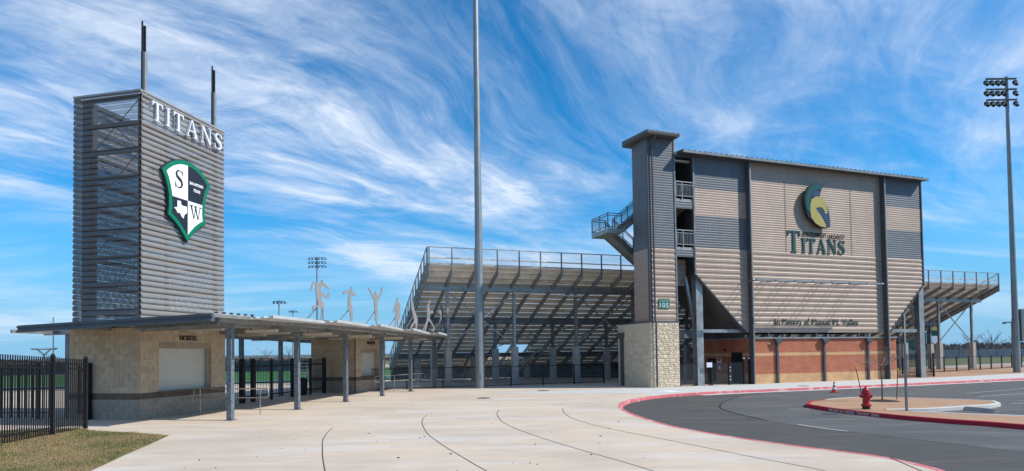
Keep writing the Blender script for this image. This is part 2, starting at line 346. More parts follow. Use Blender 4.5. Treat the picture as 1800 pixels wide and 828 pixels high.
def inst(name, me, parent, loc, rot=(0,0,0), scl=(1,1,1)):
    o = bpy.data.objects.new(name, me); col.objects.link(o); o.parent = parent
    g = ORG[parent]; o.location = (loc[0]-g[0], loc[1]-g[1], loc[2]-g[2]); o.rotation_euler = rot; o.scale = scl
    ORG[o] = ORG[parent]; return o
def copy_tree(o, parent=None):
    c = o.copy(); col.objects.link(c)
    if parent is not None: c.parent = parent
    for ch in list(o.children): copy_tree(ch, c)
    return c
def text_pts(s, bold=.0, res=2):
    cu = bpy.data.curves.new('t', 'FONT'); cu.body = s; cu.size = 1; cu.offset = bold; cu.resolution_u = res; cu.fill_mode = 'FRONT'; cu.extrude = .5
    o = bpy.data.objects.new('t', cu); me = bpy.data.meshes.new_from_object(o)
    vs = [tuple(v.co) for v in me.vertices]; fs = [tuple(p.vertices) for p in me.polygons]
    bpy.data.objects.remove(o); bpy.data.meshes.remove(me); bpy.data.curves.remove(cu)
    xs = [v[0] for v in vs]; ys = [v[1] for v in vs]
    return vs, fs, (min(xs), max(xs), min(ys), max(ys))
def text_mb(s, x0, x1, z0, z1, plane, d, th, bold=0.):
    """letters filling the rectangle, standing on plane 'xz' (d = y) or 'yz' (d = x)"""
    vs, fs, (a, b, c, e) = text_pts(s, bold); mb = MB(); out = []
    for v in vs:
        p = x0 + (v[0]-a)/(b-a)*(x1-x0); q = z0 + (v[1]-c)/(e-c)*(z1-z0)
        dd = d + (v[2]) * th
        out.append((p, dd, q) if plane == 'xz' else (dd, p, q))
    return mb.add(out, fs)
# serif capitals, height 1; each a list of polygons
def S_poly(width_thin=.05, width_thick=.17):
    P = [(.60,.78),(.52,.92),(.36,.965),(.20,.91),(.13,.76),(.19,.63),(.34,.535),(.50,.44),(.58,.27),(.50,.10),(.33,.035),(.15,.08),(.06,.24)]
    W = [.03,.05,.06,.10,.15,.18,.19,.19,.16,.11,.06,.05,.03]
    Lp, Rp = [], []
    for i in range(len(P)):
        a = Vector(P[max(0, i-1)]); b = Vector(P[min(len(P)-1, i+1)]); t = (b-a).normalized(); nrm = Vector((-t.y, t.x)) * W[i] / 2
        Lp.append(tuple(Vector(P[i]) + nrm)); Rp.append(tuple(Vector(P[i]) - nrm))
    return [Lp + Rp[::-1], [(.57,.72),(.62,.72),(.62,.98),(.57,.98)], [(.04,.02),(.09,.02),(.09,.32),(.04,.32)]]
def rc(x0, x1, y0, y1): return [(x0,y0),(x1,y0),(x1,y1),(x0,y1)]
GL = {
 'I': (.36, [rc(.10,.26,.05,.95), rc(0,.36,0,.05), rc(0,.36,.95,1)]),
 'T': (.76, [rc(.30,.46,.05,.93), rc(.19,.57,0,.05), rc(0,.76,.93,1), [(0,.93),(0,.74),(.03,.74),(.12,.93)], [(.76,.93),(.76,.74),(.73,.74),(.64,.93)]]),
 'A': (.86, [[(.08,.05),(.14,.05),(.42,.97),(.38,1)], [(.38,1),(.46,1),(.80,.05),(.62,.05)], rc(.22,.62,.32,.38), rc(0,.24,0,.05), rc(.53,.86,0,.05)]),
 'N': (.86, [rc(.12,.18,.05,.95), rc(.70,.76,.0,.95), [(.06,1),(.24,1),(.76,.14),(.76,0),(.70,0)], rc(0,.28,0,.05), rc(.58,.86,.95,1), rc(0,.20,.95,1)]),
 'S': (.66, S_poly()),
 'W': (1.2, [[(.10,.95),(.26,.95),(.46,.0),(.40,.0)], [(.40,0),(.46,0),(.64,.95),(.58,.95)], [(.50,.95),(.66,.95),(.86,0),(.80,0)], [(.80,0),(.86,0),(1.08,.95),(1.02,.95)], rc(0,.34,.95,1), rc(.42,.76,.95,1), rc(.92,1.2,.95,1)]),
}
def serif(ch, x0, x1, z0, z1, plane, d0, d1, mb=None):
    w_, polys = GL[ch]; mb = mb or MB()
    for i, p in enumerate(polys):
        e = .0012 * i * (1 if d1 > d0 else -1)
        mb.prism([(x0 + a / w_ * (x1-x0), z0 + b * (z1-z0)) for a, b in p], plane, d0, d1 + e)
    return mb
# ------------------------------------------------------------------ the ground, roads, kerbs
def struct(mb, name, m, frame=WF, **k): return mb.build(name, m, None, frame, kind='structure', **k)
def catmull(pts, k=5):
    out = []; n = len(pts)
    for i in range(n - 1):
        p0, p1, p2, p3 = (Vector(pts[max(0, i-1)]), Vector(pts[i]), Vector(pts[i+1]), Vector(pts[min(n-1, i+2)]))
        for j in range(k):
            t = j / k
            out.append(tuple(.5 * ((2*p1) + (p2-p0)*t + (2*p0-5*p1+4*p2-p3)*t*t + (3*p1-p0-3*p2+p3)*t*t*t)))
    return out + [tuple(pts[-1])]
KERB = [(9.6,-12),(8.6,0),(7.9,6.0),(7.30,9.89),(7.42,11.2),(7.22,12.5),(6.79,13.21),(6.24,14.08),(5.64,15.17),(5.09,16.43),(4.6,17.91),(4.27,19.98),(4.12,22.11),(4.13,23.71),(4.31,25.12),(4.67,26.66),(5.25,28.2),(6.19,29.67),(7.31,31.0),(8.6,32.05),(10.3,33.05),(12.88,34.12),(15.3,35.0),(17.6,35.9),(20.26,36.95),(23.76,38.35),(28.84,40.5),(34.4,42.9),(50,49.7),(90,67)]
KC = catmull(KERB, 5)
SWB = [(90,75.5),(41.42,51.3),(33.78,47.2),(29.37,45.2),(25.9,44.1)]
def offset(pts, d):
    out = []
    for i in range(len(pts)):
        a = Vector(pts[max(0, i-1)]); b = Vector(pts[min(len(pts)-1, i+1)]); t = (b-a).normalized()
        out.append((pts[i][0] - t.y * d, pts[i][1] + t.x * d))
    return out
KW = .16
KI = offset(KC, KW)                         # plaza side of the kerb stone
plaza = KI + SWB + [(22,68),(-4,59),(-14,82),(-70,110),(-90,30),(-60,-12)]
struct(MB().box(-4000, 4000, -300, 4500, -1.2, -.9).sheet([(-4000,-300),(4000,-300),(4000,4500),(-4000,4500)], -.24), 'ground', M['land'])
struct(MB().sheet([(2,-14),(92,-14),(120,60),(100,72),(20,40),(2,34)], -.13), 'road', M['asphalt'])
seam = catmull([(60,52),(30,40.2),(20.5,36.6),(16.5,35.0),(13.84,33.4),(10.96,30.81),(9.21,27.86),(8.48,26.14),(8.14,25.1),(8.0,24.34),(7.92,22.31),(8.02,21.0),(8.07,20.2),(8.3,19.2),(9.2,17.0),(10.6,14),(12.0,10),(12.6,0)], 4)
struct(MB().sheet(seam + [(12.8,-13),(90,-13),(100,50)], -.126), 'older_road_surface', M['asphalt_old'])
sj = MB(); so = offset(seam, .05)
for i in range(20, len(seam)-22): sj.quad((*seam[i], -.121), (*seam[i+1], -.121), (*so[i+1], -.121), (*so[i], -.121))
struct(sj, 'road_seam', M['seam'])
struct(MB().sheet(plaza, 0), 'plaza_pavement', M['concrete'])
def kerbmesh(out, inn, z0, z1, ch=.02):
    mb = MB()
    oo = [tuple(Vector(o).lerp(Vector(i), ch / KW)) for o, i in zip(out, inn)]
    for i in range(len(out)-1):
        a, b = out[i], out[i+1]; c, d = oo[i], oo[i+1]; e, f = inn[i], inn[i+1]
        mb.quad((*a, z0), (*b, z0), (*b, z1-ch), (*a, z1-ch)); mb.quad((*a, z1-ch), (*b, z1-ch), (*d, z1), (*c, z1)); mb.quad((*c, z1), (*d, z1), (*f, z1), (*e, z1))
        mb.quad((*e, z0), (*f, z0), (*f, z1), (*e, z1))
    return mb
k0 = 50
struct(kerbmesh(KC[:100], KI[:100], -.16, .004), 'plaza_kerb', M['kerbpink'])
struct(kerbmesh(KC[99:], KI[99:], -.16, .004), 'pavement_kerb', M['kerbpink'])
# grey pavement strip along the stadium front
sw = [p for p in KI[95:]] + SWB + [(14.84,39.3),(9.78,37.35),(4,36.3),(-4,35.4),(-4.6,36.4),(-4.8,38.2)]
sw = KI[88:] + [(90,75.5),(41.42,51.3),(33.78,47.2),(29.37,45.2),(25.9,44.05),(14.9,39.9),(4.0,36.0),(-1.2,35.2),(-.8,34.6),(3.5,33.4),(6.6,32.6)]
struct(MB().sheet(sw, .004), 'pavement', M['sidewalk'])
gut = MB(); go = offset(KC, -.5)
for i in range(98, len(KC)-1): gut.quad((*KC[i], -.122), (*KC[i+1], -.122), (*go[i+1], -.122), (*go[i], -.122))
struct(gut, 'concrete_gutter', M['sidewalk'])
# sealed joints in the plaza slab
JN = [[(-5.33,18.77),(-5.18,17.78),(-5.0,16.89),(-4.76,15.88),(-4.4,14.66),(-4.04,13.47),(-3.4,11.5),(-2.2,8)],
      [(-3.02,22.48),(-3.03,21.55),(-2.9,20.24),(-2.7,18.97),(-2.29,17.01),(-1.91,15.7),(-1.61,14.71),(-1.01,12.96),(-.52,11.57),(.9,8)],
      [(-.54,24.11),(-.58,22.88),(-.54,21.75),(-.34,19.79),(.09,17.87),(.77,15.68),(1.53,13.66),(2.13,12.17),(2.78,10.31),(3.4,8)],
      [(1.9,24.43),(1.8,22.91),(1.89,20.73),(2.34,18.61),(2.97,16.85),(3.47,15.71),(4.19,13.93),(4.7,12.66),(5.34,11.19),(6.0,9)]]
for p in JN:
    c = catmull(p, 5); c2 = offset(c, .022); mb = MB()
    for i in range(len(c)-1): mb.quad((*c[i], .004), (*c[i+1], .004), (*c2[i+1], .004), (*c2[i], .004))
    struct(mb, 'expansion_joint', M['joint'])
struct(MB().sheet([(7.26,12.4),(7.29,12.4),(6.6,9),(6.57,9)], .004), 'expansion_joint', M['joint'])
# lawn patch in the corner
LAWN = [(-9.0,2.0),(-8.3,8),(-7.95,11.0),(-8.0,12.09),(-8.55,14.05),(-8.98,15.8),(-9.42,17.44),(-10.47,18.0),(-11.6,18.5),(-12.66,18.99),(-13.08,19.45),(-13.2,19.3),(-40,19.4),(-40,2)]
struct(MB().sheet(LAWN, .012), 'lawn_soil', M['drygrass'])
def inpoly(x, y, P):
    c = np.zeros_like(x, bool); n = len(P)
    for i in range(n):
        (x1, y1), (x2, y2) = P[i], P[i-1]
        c ^= ((y1 > y) != (y2 > y)) & (x < (x2-x1)*(y-y1)/((y2-y1) + 1e-12) + x1)
    return c
K = 60000
gx = np.random.uniform(-15, -7.9, K*2); gy = np.random.uniform(10.5, 19.5, K*2); ok = inpoly(gx, gy, [(a*1.0, b) for a, b in LAWN]); gx, gy = gx[ok][:K], gy[ok][:K]; K = len(gx); gx = gx + np.random.normal(0, .022, K); gy = gy + np.random.normal(0, .022, K)
hgt = np.random.uniform(.015, .05, K) * (1 + .7 * (np.sin(gx * 5.1) * np.sin(gy * 4.3) > .55)); th = np.random.uniform(0, 6.283, K); ln = np.random.uniform(-.03, .03, (K, 2)); wd = .005
V = np.zeros((K, 3, 3)); V[:, 0] = np.stack([gx - wd*np.cos(th), gy - wd*np.sin(th), np.full(K, .01)], 1); V[:, 1] = np.stack([gx + wd*np.cos(th), gy + wd*np.sin(th), np.full(K, .01)], 1)
V[:, 2] = np.stack([gx + ln[:, 0], gy + ln[:, 1], .012 + hgt], 1)
edge = (gy > 17.5) | (gx > -9.6)
green = (np.sin(gx*1.9 + 1.3) * np.cos(gy*1.6) + np.random.uniform(-.9, .9, K) + .55*edge) > .75
gm = [mat('dry_grass_blades', (.34, .25, .12), .9, 0, .2, 5), mat('green_grass_blades', (.075, .13, .025), .9, 0, .2, 5)]
me = bpy.data.meshes.new('grass'); me.from_pydata(V.reshape(-1, 3).tolist(), [], np.arange(K*3).reshape(-1, 3).tolist())
for m_ in gm: me.materials.append(m_)
me.polygons.foreach_set('material_index', green.astype(int).tolist())
o = bpy.data.objects.new('grass', me); col.objects.link(o); tagp(o, 'short dry brown lawn with green tufts beside the black fence', 'grass', kind='stuff')
# small dark spots (gum, chips) lying on the plaza
mb = MB()
for x, y in [(-3.93,17.33),(-4.29,27.04),(-2.37,13.13),(-2.38,16.23),(-1.34,13.56),(-2.29,16.44),(.5,14.8),(2.2,16.1),(-6.5,13.2),(3.2,19.4),(-.6,26.0),(1.6,13.2)]:
    r = random.uniform(.025, .05); mb.lathe([(r, 0), (r*.6, .012), (0, .014)], (x, y, .001), 7)
for _ in range(60):
    x = random.uniform(-7, 4); y = random.uniform(11, 32); r = random.uniform(.010, .022); mb.lathe([(r, 0), (r*.6, .01), (0, .012)], (x, y, .001), 5)
mb.build('pebbles', M['mulch'], None, kind='stuff', label='scattered dark pebbles and chips on the pale plaza pavement', cat='pebbles')
# iron covers
for i, (x, y, l) in enumerate([(1.73,36.04,'small iron cover in the grey pavement in front of the grandstand'),(-1.41,30.63,'small iron cover in the middle of the plaza'),(16.94,37.1,'small iron cover in the pavement before the brick wall')]):
    MB().lathe([(0, .016), (.30, .016), (.33, .010), (.34, .004)], (x, y, 0), 16).build('manhole_cover', M['grate'], None, label=l, cat='manhole cover', group='iron covers in the pavement')
struct(MB().sheet([(8.3,33.3),(8.9,33.35),(8.55,34.6),(7.7,34.2)], .008), 'ramp_paint', M['white'])

# the planted island and parking bay
ISO = [(11.38,23.95),(11.42,24.8),(12.05,26.0),(12.87,26.79),(13.47,27.21),(14.25,27.69),(15.27,28.06),(16.25,27.86),(17.04,27.33),(17.66,26.65),(18.49,25.95),(18.98,25.11)]
ISF = [(18.6,9),(16.6,12.5),(15.0,14.9),(14.04,16.62),(13.41,17.95),(12.88,18.7),(12.24,19.86),(11.9,20.84),(11.62,21.9),(11.42,22.9),(11.38,23.95)]
outer = catmull(ISF, 4)[:-1] + catmull(ISO, 4)
inner = offset(outer, -.16)
innerp = inner + [(18.24,23.9),(17.48,23.36),(16.33,22.92),(14.5,22.3),(13.1,22.3),(13.36,21.45),(14.43,20.27),(15.58,19.45),(17.4,17.6),(19.6,13.2),(20.8,10)]
struct(MB().sheet(innerp, -.004), 'island_soil', M['dirt'])
def K2(a, b): return kerbmesh(outer[a:b], inner[a:b], -.16, .005)
nF = len(catmull(ISF, 4)) + 14
struct(K2(0, nF), 'island_kerb', M['kerbred'])
struct(K2(nF-1, len(outer)), 'island_kerb', M['kerbwhite'])
wk = catmull([(18.98,25.11),(18.5,24.2),(18.24,23.9),(17.48,23.36),(16.33,22.92),(14.5,22.25),(12.95,22.1)], 4)
struct(kerbmesh(wk, offset(wk, -.16), -.14, .01), 'island_kerb', M['kerbwhite'])
wk2 = catmull([(13.3,21.3),(14.43,20.2),(15.58,19.35),(17.4,17.5),(19.6,13.1),(20.8,10)], 4)
struct(kerbmesh(wk2, offset(wk2, .16), -.14, .01), 'island_kerb', M['kerbwhite'])
def line(pts, wdt, name='road_marking', z=-.118):
    c = catmull(pts, 4); c2 = offset(c, wdt); mb = MB()
    for i in range(len(c)-1): mb.quad((*c[i], z), (*c[i+1], z), (*c2[i+1], z), (*c2[i], z))
    struct(mb, name, M['linewhite'])
line([(8.45,19.1),(8.69,18.12),(9.01,17.29)], .10)
line([(10.4,24.0),(11.2,24.0)], .1); line([(22.1,31.0),(27.1,33.8),(34,37.6)], .1); line([(21.1,28.8),(24.5,30.5),(32,34.2)], .1); line([(19.6,25.0),(24,26.4)], .1); line([(17.2,19.9),(22,20.6)], .12)
t = thing('wheel_stop', 'grey concrete wheel stop lying in the parking bay beside the dirt island', 'wheel stop', WF, 16.3, 22.7, -.126)
MB().add([(16.17-.12,23.8,-.126),(16.17+.12,23.8,-.126),(16.17+.07,23.8,.0),(16.17-.07,23.8,.0),(16.45-.12,21.7,-.126),(16.45+.12,21.7,-.126),(16.45+.07,21.7,.0),(16.45-.07,21.7,.0)],
         [(0,1,2,3),(7,6,5,4),(0,4,5,1),(1,5,6,2),(2,6,7,3),(3,7,4,0)]).build('block', M['pier'], t)
MB().tube((16.2,23.4,.0),(16.2,23.4,.008),.02).tube((16.42,22.1,.0),(16.42,22.1,.008),.02).build('anchor_pins', M['hyd_dark'], t)
# words stencilled on the red kerb face
i0 = 18
def kerb_text(s, c, half):
    # c = distance along outer from its nose, centre of the word
    pts = [Vector(p) for p in outer[:len(catmull(ISF,4))]][::-1]      # nose -> right
    d = 0; pos = None
    for a, b in zip(pts, pts[1:]):
        l = (b-a).length
        if d + l >= c: pos = a.lerp(b, (c-d)/l); tg = (b-a).normalized(); break
        d += l
    vs, fs, (x0, x1, y0, y1) = text_pts(s, .03)
    n = Vector((tg.y, -tg.x))
    if n.dot(-pos) < 0: n = -n
    out = []
    for v in vs:
        x = (v[0]-x0)/(x1-x0)*2*half - half; z = -.115 + (v[1]-y0)/(y1-y0)*.095
        q = pos + tg * x + n * (.004 + (v[2]+.5) * .002)
        out.append((q.x, q.y, z))
    MB().add(out, fs).build('kerb_lettering', M['kerbwhite'], None, kind='structure')
for s, c, h in (('FIRE LANE', 1.20, .26), ('NO', 1.60, .08), ('PARKING', 1.98, .23), ('TOW AWAY', 2.58, .27), ('ZONE', 3.08, .16)): kerb_text(s, c, h)

# dirt, fields and land behind
struct(MB().sheet([(25.9,43.9),(29.37,45.0),(33.78,47.1),(41.42,51.2),(90,75.4),(95,90),(44,62),(30,53),(24,49)], lambda p: -.003 if (p[1] < .537*p[0]+30.5) else .22), 'dirt_verge', M['dirt'])
struct(MB().sheet([(17.5,51),(30,53),(44,62),(95,90),(150,150),(-4,110),(-14,82),(-4,59)], .10), 'concourse_pavement', M['track'])
struct(MB().sheet([(40,66.5),(110,111),(170,190),(60,110),(30,78)], .14), 'practice_lawn', M['lawn'])
struct(MB().sheet([(-52,27),(60,27),(60,80),(-52,80)], .116), 'football_field', M['turf'], PF)
struct(MB().sheet([(-50,23.5),(58,23.5),(58,27),(-50,27)], .120), 'running_track', mat('teal_track', (.05,.16,.15), .9, 0, .1, .5), PF)
struct(MB().sheet([(-70,44),(-34,43),(-20.5,48.5),(-15.5,53),(-18,60),(-28,60),(-90,60)], .012), 'tan_path', M['track'])
struct(MB().sheet([(-95,50),(-34,50.5),(-20,51.5),(-15,55),(-22,84),(-34,85),(-95,96)], .020), 'green_practice_field', M['turf'])
mb = MB()
for a, b in (((-24,56),(-20.5,66)),((-30,53),(-38,84)),((-50,62),(-20,60.5)),((-60,84),(-24,82))):
    d = (Vector(b)-Vector(a)).normalized(); nn_ = Vector((-d.y, d.x))*.12
    mb.quad((a[0]-nn_.x,a[1]-nn_.y,.027),(b[0]-nn_.x,b[1]-nn_.y,.027),(b[0]+nn_.x,b[1]+nn_.y,.027),(a[0]+nn_.x,a[1]+nn_.y,.027))
struct(mb, 'field_lines', mat('field_line_paint', (.6,.62,.6), .8))
struct(MB().sheet([(-95,84),(-34,85),(-22,84),(-15,88),(20,130),(-60,170),(-160,150)], .016), 'far_track', M['track'])
# ------------------------------------------------------------------ stadium front (frame PF: x along, y away, z up)
def ribbed(z0, z1, xmin, xmax, pitch, y, depth=None):
    """horizontal ribbed sheet; xmin/xmax are functions of z"""
    mb = MB(); n = max(1, round((z1-z0)/pitch)); h = (z1-z0)/n; depth = depth or (.008 if pitch < .2 else .025)
    prof = [(0, 0), (.30, 0), (.42, -depth), (.88, -depth), (1, 0)]
    for i in range(n):
        for (a, da), (b, db) in zip(prof, prof[1:]):
            za, zb = z0 + (i+a)*h, z0 + (i+b)*h
            if xmax(za) - xmin(za) < .02 and xmax(zb) - xmin(zb) < .02: continue
            mb.quad((xmin(za), y+da, za), (xmax(za), y+da, za), (xmax(zb), y+db, zb), (xmin(zb), y+db, zb))
    return mb
cst = lambda v: (lambda z: v)
press = thing('press_box_building', 'tall metal-clad press box building in tan and grey stripes over the brick base', 'building', PF, 0, 0)
XL, XR, D = -4.22, 15.4, 3.7
dl = lambda z: XL if z > 6.8 else XL + (6.8-z)/(6.8-3.25)*3.65
dr = lambda z: XR if z > 6.7 else XR - (6.7-z)/(6.7-3.25)*3.45
xc1, xc2 = -.22, 11.42
ba, bb, bc = 12.13, 10.47, 8.48
for nm, fx0, fx1, segs in (('left', dl, cst(xc1-.04), ((14.2,ba,'siding_grey',.15),(ba,bb,'siding_tan',.15),(bb,bc,'siding_grey',.15),(bc,3.25,'siding_tan',.33))),
                       ('mid', cst(xc1+.04), cst(xc2-.04), ((14.2,bc,'siding_tan',.15),(bc,3.25,'siding_tan',.33))),
                       ('right', cst(xc2+.04), dr, ((14.2,ba,'siding_grey',.15),(ba,bb,'siding_tan',.15),(bb,bc,'siding_grey',.15),(bc,3.25,'siding_tan',.30)))):
    for zt, zb, m_, pit in segs: ribbed(zb, zt, fx0, fx1, pit, 0).build('siding_panel', M[m_], press)
# vertical seams of the cladding on the centre panel
MB().box(2.9,2.93,-.033,-.031,8.5,13.1).box(8.6,8.63,-.033,-.031,8.5,13.1).build('panel_joint', M['trim'], press)
# piers standing in front of the cladding, with rain pipes
for x in (xc1, xc2):
    MB().box(x-.04, x+.035, -.37, .0, 0, 14.04).build('column', M['trim'], press)
    MB().box(x+.037, x+.10, -.36, -.28, .1, 13.95).build('rain_pipe', M['galv'], press)
MB().box(XR-.02, XR+.06, -.07, .05, 6.7, 14.15).build('corner_trim', M['trim'], press)
MB().box(XL-.06, XL+.03, -.07, .05, 6.8, 14.15).build('corner_trim', M['galv_d'], press)
MB().bar((XL,-.04,6.8), (-.52,-.04,3.25), .08, .12, (0,1,0)).build('corner_trim', M['trim'], press)
MB().bar((XR,-.04,6.7), (XR-3.5,-.04,3.25), .08, .12, (0,1,0)).build('corner_trim', M['trim'], press)
# body behind the cladding
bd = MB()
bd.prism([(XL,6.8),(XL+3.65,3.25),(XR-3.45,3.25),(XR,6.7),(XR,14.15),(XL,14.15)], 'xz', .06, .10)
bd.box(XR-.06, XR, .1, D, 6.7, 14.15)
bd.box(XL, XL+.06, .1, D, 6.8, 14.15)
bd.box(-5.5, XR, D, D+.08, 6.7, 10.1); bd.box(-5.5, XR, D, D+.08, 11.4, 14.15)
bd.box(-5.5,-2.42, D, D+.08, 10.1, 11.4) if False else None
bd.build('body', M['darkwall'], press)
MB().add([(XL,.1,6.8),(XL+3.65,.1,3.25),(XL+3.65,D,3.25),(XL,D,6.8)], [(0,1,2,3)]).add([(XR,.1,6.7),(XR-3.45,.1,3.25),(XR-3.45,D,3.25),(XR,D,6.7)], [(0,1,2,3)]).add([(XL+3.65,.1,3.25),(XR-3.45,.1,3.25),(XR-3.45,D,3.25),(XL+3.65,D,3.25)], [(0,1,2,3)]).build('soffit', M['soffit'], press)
# roof: gutter eave and standing ribs
MB().prism([(-.56,14.08),(-.56,14.24),(D+.4,14.55),(D+.4,14.38),(.1,14.14)], 'yz', -5.35, XR+.08).build('roof', M['trim'], press)
MB().box(-5.35, XR+.10, -.64, -.56, 14.08, 14.22).build('gutter', M['galv_d'], press)
rb = MB()
for i in range(52):
    x = -5.3 + i*.395
    rb.prism([(-.62,14.23),(-.62,14.29),(D+.35,14.62),(D+.35,14.555)], 'yz', x, x+.09)
rb.build('roof_ribs', M['galv_d'], press, kind='stuff')
# recessed stair bay with balconies
for z, nm in ((11.42,'top'),(8.46,'mid')):
    MB().box(-5.6, XL, .02, D, z-.14, z).build('balcony_slab', M['pier'], press)
    ribbed(z-.60, z-.14, cst(-5.6), cst(XL-.05), .15, -.02).build('balcony_fascia', M['siding_grey'], press)
    rl = MB().box(-5.6,XL-.06,-.05,-.01,z+1.0,z+1.06).box(-5.6,XL-.06,-.05,-.01,z+.84,z+.88).box(-5.6,XL-.06,-.05,-.01,z+.14,z+.18)
    for x in (-5.57,-5.10,-4.32): rl.box(x,x+.05,-.05,-.01,z,z+1.0)
    for i in range(12): x = -5.5+i*.105; rl.box(x,x+.018,-.035,-.02,z+.18,z+.84)
    rl.build('balcony_railing', M['galv'], press)
MB().box(-5.6,XL-.06,-.1,.0,13.95,14.2).build('lintel', M['trim'], press)
MB().box(-5.6,-2.3,D-.6,D-.52,11.42,14.1).box(-5.6,-2.3,D-.6,D-.52,6.6,8.4).box(-5.6,-2.34,D-.6,D-.52,8.46,11.3).box(-1.9,-1.0,D-.6,D-.52,8.46,11.3).build('stair_wall', M['siding_grey'], press)
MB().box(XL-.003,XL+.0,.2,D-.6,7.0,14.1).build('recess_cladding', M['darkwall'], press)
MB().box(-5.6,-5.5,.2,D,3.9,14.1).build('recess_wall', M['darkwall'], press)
MB().add([(-5.5,.15,11.28),(XL,.15,11.28),(XL,D-.6,10.2),(-5.5,D-.6,10.2)], [(0,1,2,3)]).build('stair_soffit', M['siding_tan'], press)
MB().box(-3.9,-3.1,D-.66,D-.6,11.42,13.5).build('door', M['glass'], press)
MB().box(-5.5,XL,.3,.5,13.8,13.9).build('ceiling_lamp', M['cream'], press)
ribbed(6.2,7.86, cst(-5.5), cst(XL-.04), .33, .9).build('recess_cladding', M['siding_tan'], press)
# steel legs and braces
for x, s in ((-3.88, 1), (15.3, -1)):
    lg = MB().box(x-.24, x+.24, .10, .14, 0, 6.75).box(x-.24, x+.24, .50, .54, 0, 6.75).box(x-.03, x+.03, .14, .50, 0, 6.75).box(x-.35,x+.35,0,.65,0,.03)
    lg.build('leg', M['galv'], press)
MB().bar((-4.62,.5,6.7), (-4.02,.5,3.8), .16, .16).build('brace', M['galv'], press)
MB().bar((14.45,.5,5.9), (15.1,.5,4.1), .16, .16).build('brace', M['galv'], press)
MB().box(-3.64,-.5,.22,.42,3.26,3.46).build('beam', M['galv'], press)
MB().box(12.1,15.06,.22,.42,3.26,3.5).build('beam', M['galv'], press)
MB().box(-5.5,-3.6,1.0,1.2,2.95,3.45).build('beam', M['galv_d'], press)
for x in (1.6,5.6,9.4): MB().box(x-.06,x+.06,.3,.42,2.98,3.25).build('strut', M['galv'], press)
# long sign light on arms
lt = thing('sign_light_bar', 'long grey light bar on bracket arms above the memorial lettering', 'light bar', PF, 0, 0, 0)
for i in range(7):
    x = -1.2 + i*1.5
    MB().box(x, x+1.38, -1.86, -1.66, 6.34, 6.43).build('lamp_tube', M['galv'], lt)
MB().tube((-1.3,-1.7,6.38),(9.4,-1.7,6.41),.045,n=8).build('carrier_pipe', M['galv'], lt)
for i in range(7):
    for dx in (.35, .80):
        x = -1.1 + i*1.5 + dx
        MB().tube((x,-1.7,6.38),(x,-.03,6.50),.022,n=6).build('arm', M['galv_d'], lt)
# brick base
bk = thing('brick_concession_building', 'low red brick building with tan stripes under the press box', 'building', PF, 0, 0)
W0, W1, WD = 0.0, 12.55, 5.8
for z0, z1, m_, e in ((0,.60,'tan_brick',.0),(.60,1.75,'red_brick',-.003),(1.75,1.96,'tan_brick',.004),(1.96,2.86,'red_brick',-.003)):
    MB().box(W0+e, W1-e, .02+e, WD-e, z0, z1).build('brick_wall', M[m_], bk)
MB().box(W0-.03, W1+.03, -.10, WD+.02, 2.862, 2.95).build('coping', M['galv'], bk)
for x in (1.93,5.87,9.8):
    MB().box(x-.08, x+.08, -.10, .0, 0, 2.55).build('downpipe', M['trim'], bk)
    MB().prism([(x-.30,2.86),(x+.30,2.86),(x+.10,2.5),(x-.10,2.5)], 'xz', -.26, .0).build('rain_head', M['trim'], bk)
MB().box(1.28,1.34,-.06,.01,2.5,2.56).build('wall_lamp', M['white'], bk)
for y0, y1 in ((.95,1.95),(3.6,4.4)):
    MB().box(-.06, -.005, y0, y1, .02, 2.0 if y0 < 2 else 1.6).build('door', M['black'], bk)
MB().box(-.025,-.004,3.0,3.5,1.25,1.62).build('notice_board', M['white'], bk)
MB().box(-.028,-.0255,3.05,3.45,1.45,1.58).build('notice_print', M['kerbred'], bk)
MB().box(-.02,-.004,3.1,3.4,.85,1.12).build('notice_board', M['letter'], bk)
MB().box(-.08,-.004,2.55,2.7,2.1,2.25).build('wall_lamp', M['black'], bk)
# dark cladding over the side wall
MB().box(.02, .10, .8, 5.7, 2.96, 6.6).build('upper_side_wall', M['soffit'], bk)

# elevator tower
el = thing('elevator_tower', 'narrow grey and tan elevator tower on a limestone base', 'tower', PF, -6.6, 1.9)
EX0, EX1, ED = -7.45, -5.58, 1.75
MB().box(EX0+.03, EX1-.03, .03, ED-.03, 3.85, 14.94).build('shaft', M['darkwall'], el)
for z0, z1, m_, p in ((3.95,8.3,'siding_tan',.33),(8.3,14.94,'siding_grey',.15)):
    ribbed(z0, z1, cst(EX0), cst(EX1), p, 0).build('siding_panel', M[m_], el)
    mb = ribbed(z0, z1, cst(0), cst(ED), p, 0)
    mb.v = [(EX0+y, ED-x, z) for x, y, z in mb.v]; mb.build('siding_panel', M[m_], el)
MB().box(EX0-.045, EX0+.12, -.045, -.031, 3.95, 15.05).box(EX0-.045,EX0-.031,-.031,.12,3.95,15.05).build('corner_trim', M['trim'], el)
MB().box(EX1-.06, EX1+.03, -.045, ED, 3.95, 15.05).build('corner_trim', M['galv_d'], el)
MB().path([(-7.22,-.60,14.95),(-7.22,-.12,14.45),(-7.22,-.12,4.0),(-7.18,-.14,3.85),(-7.18,-.14,.05)], .055, 8).build('downpipe', M['trim'], el)
MB().box(EX0-.40, EX1-.04, -.66, ED+.45, 14.95, 15.02).build('cap_soffit', M['soffit'], el)
MB().prism([(-.68,15.02),(-.68,15.14),(ED+.47,15.30),(ED+.47,15.02)], 'yz', EX0-.42, EX1-.02).build('cap_roof', M['trim'], el)
rb = MB()
for i in range(7): x = EX0-.40+i*.355; rb.prism([(-.685,15.145),(-.685,15.18),(ED+.47,15.345),(ED+.47,15.305)], 'yz', x, x+.07)
rb.build('cap_ribs', M['galv_d'], el, kind='stuff')
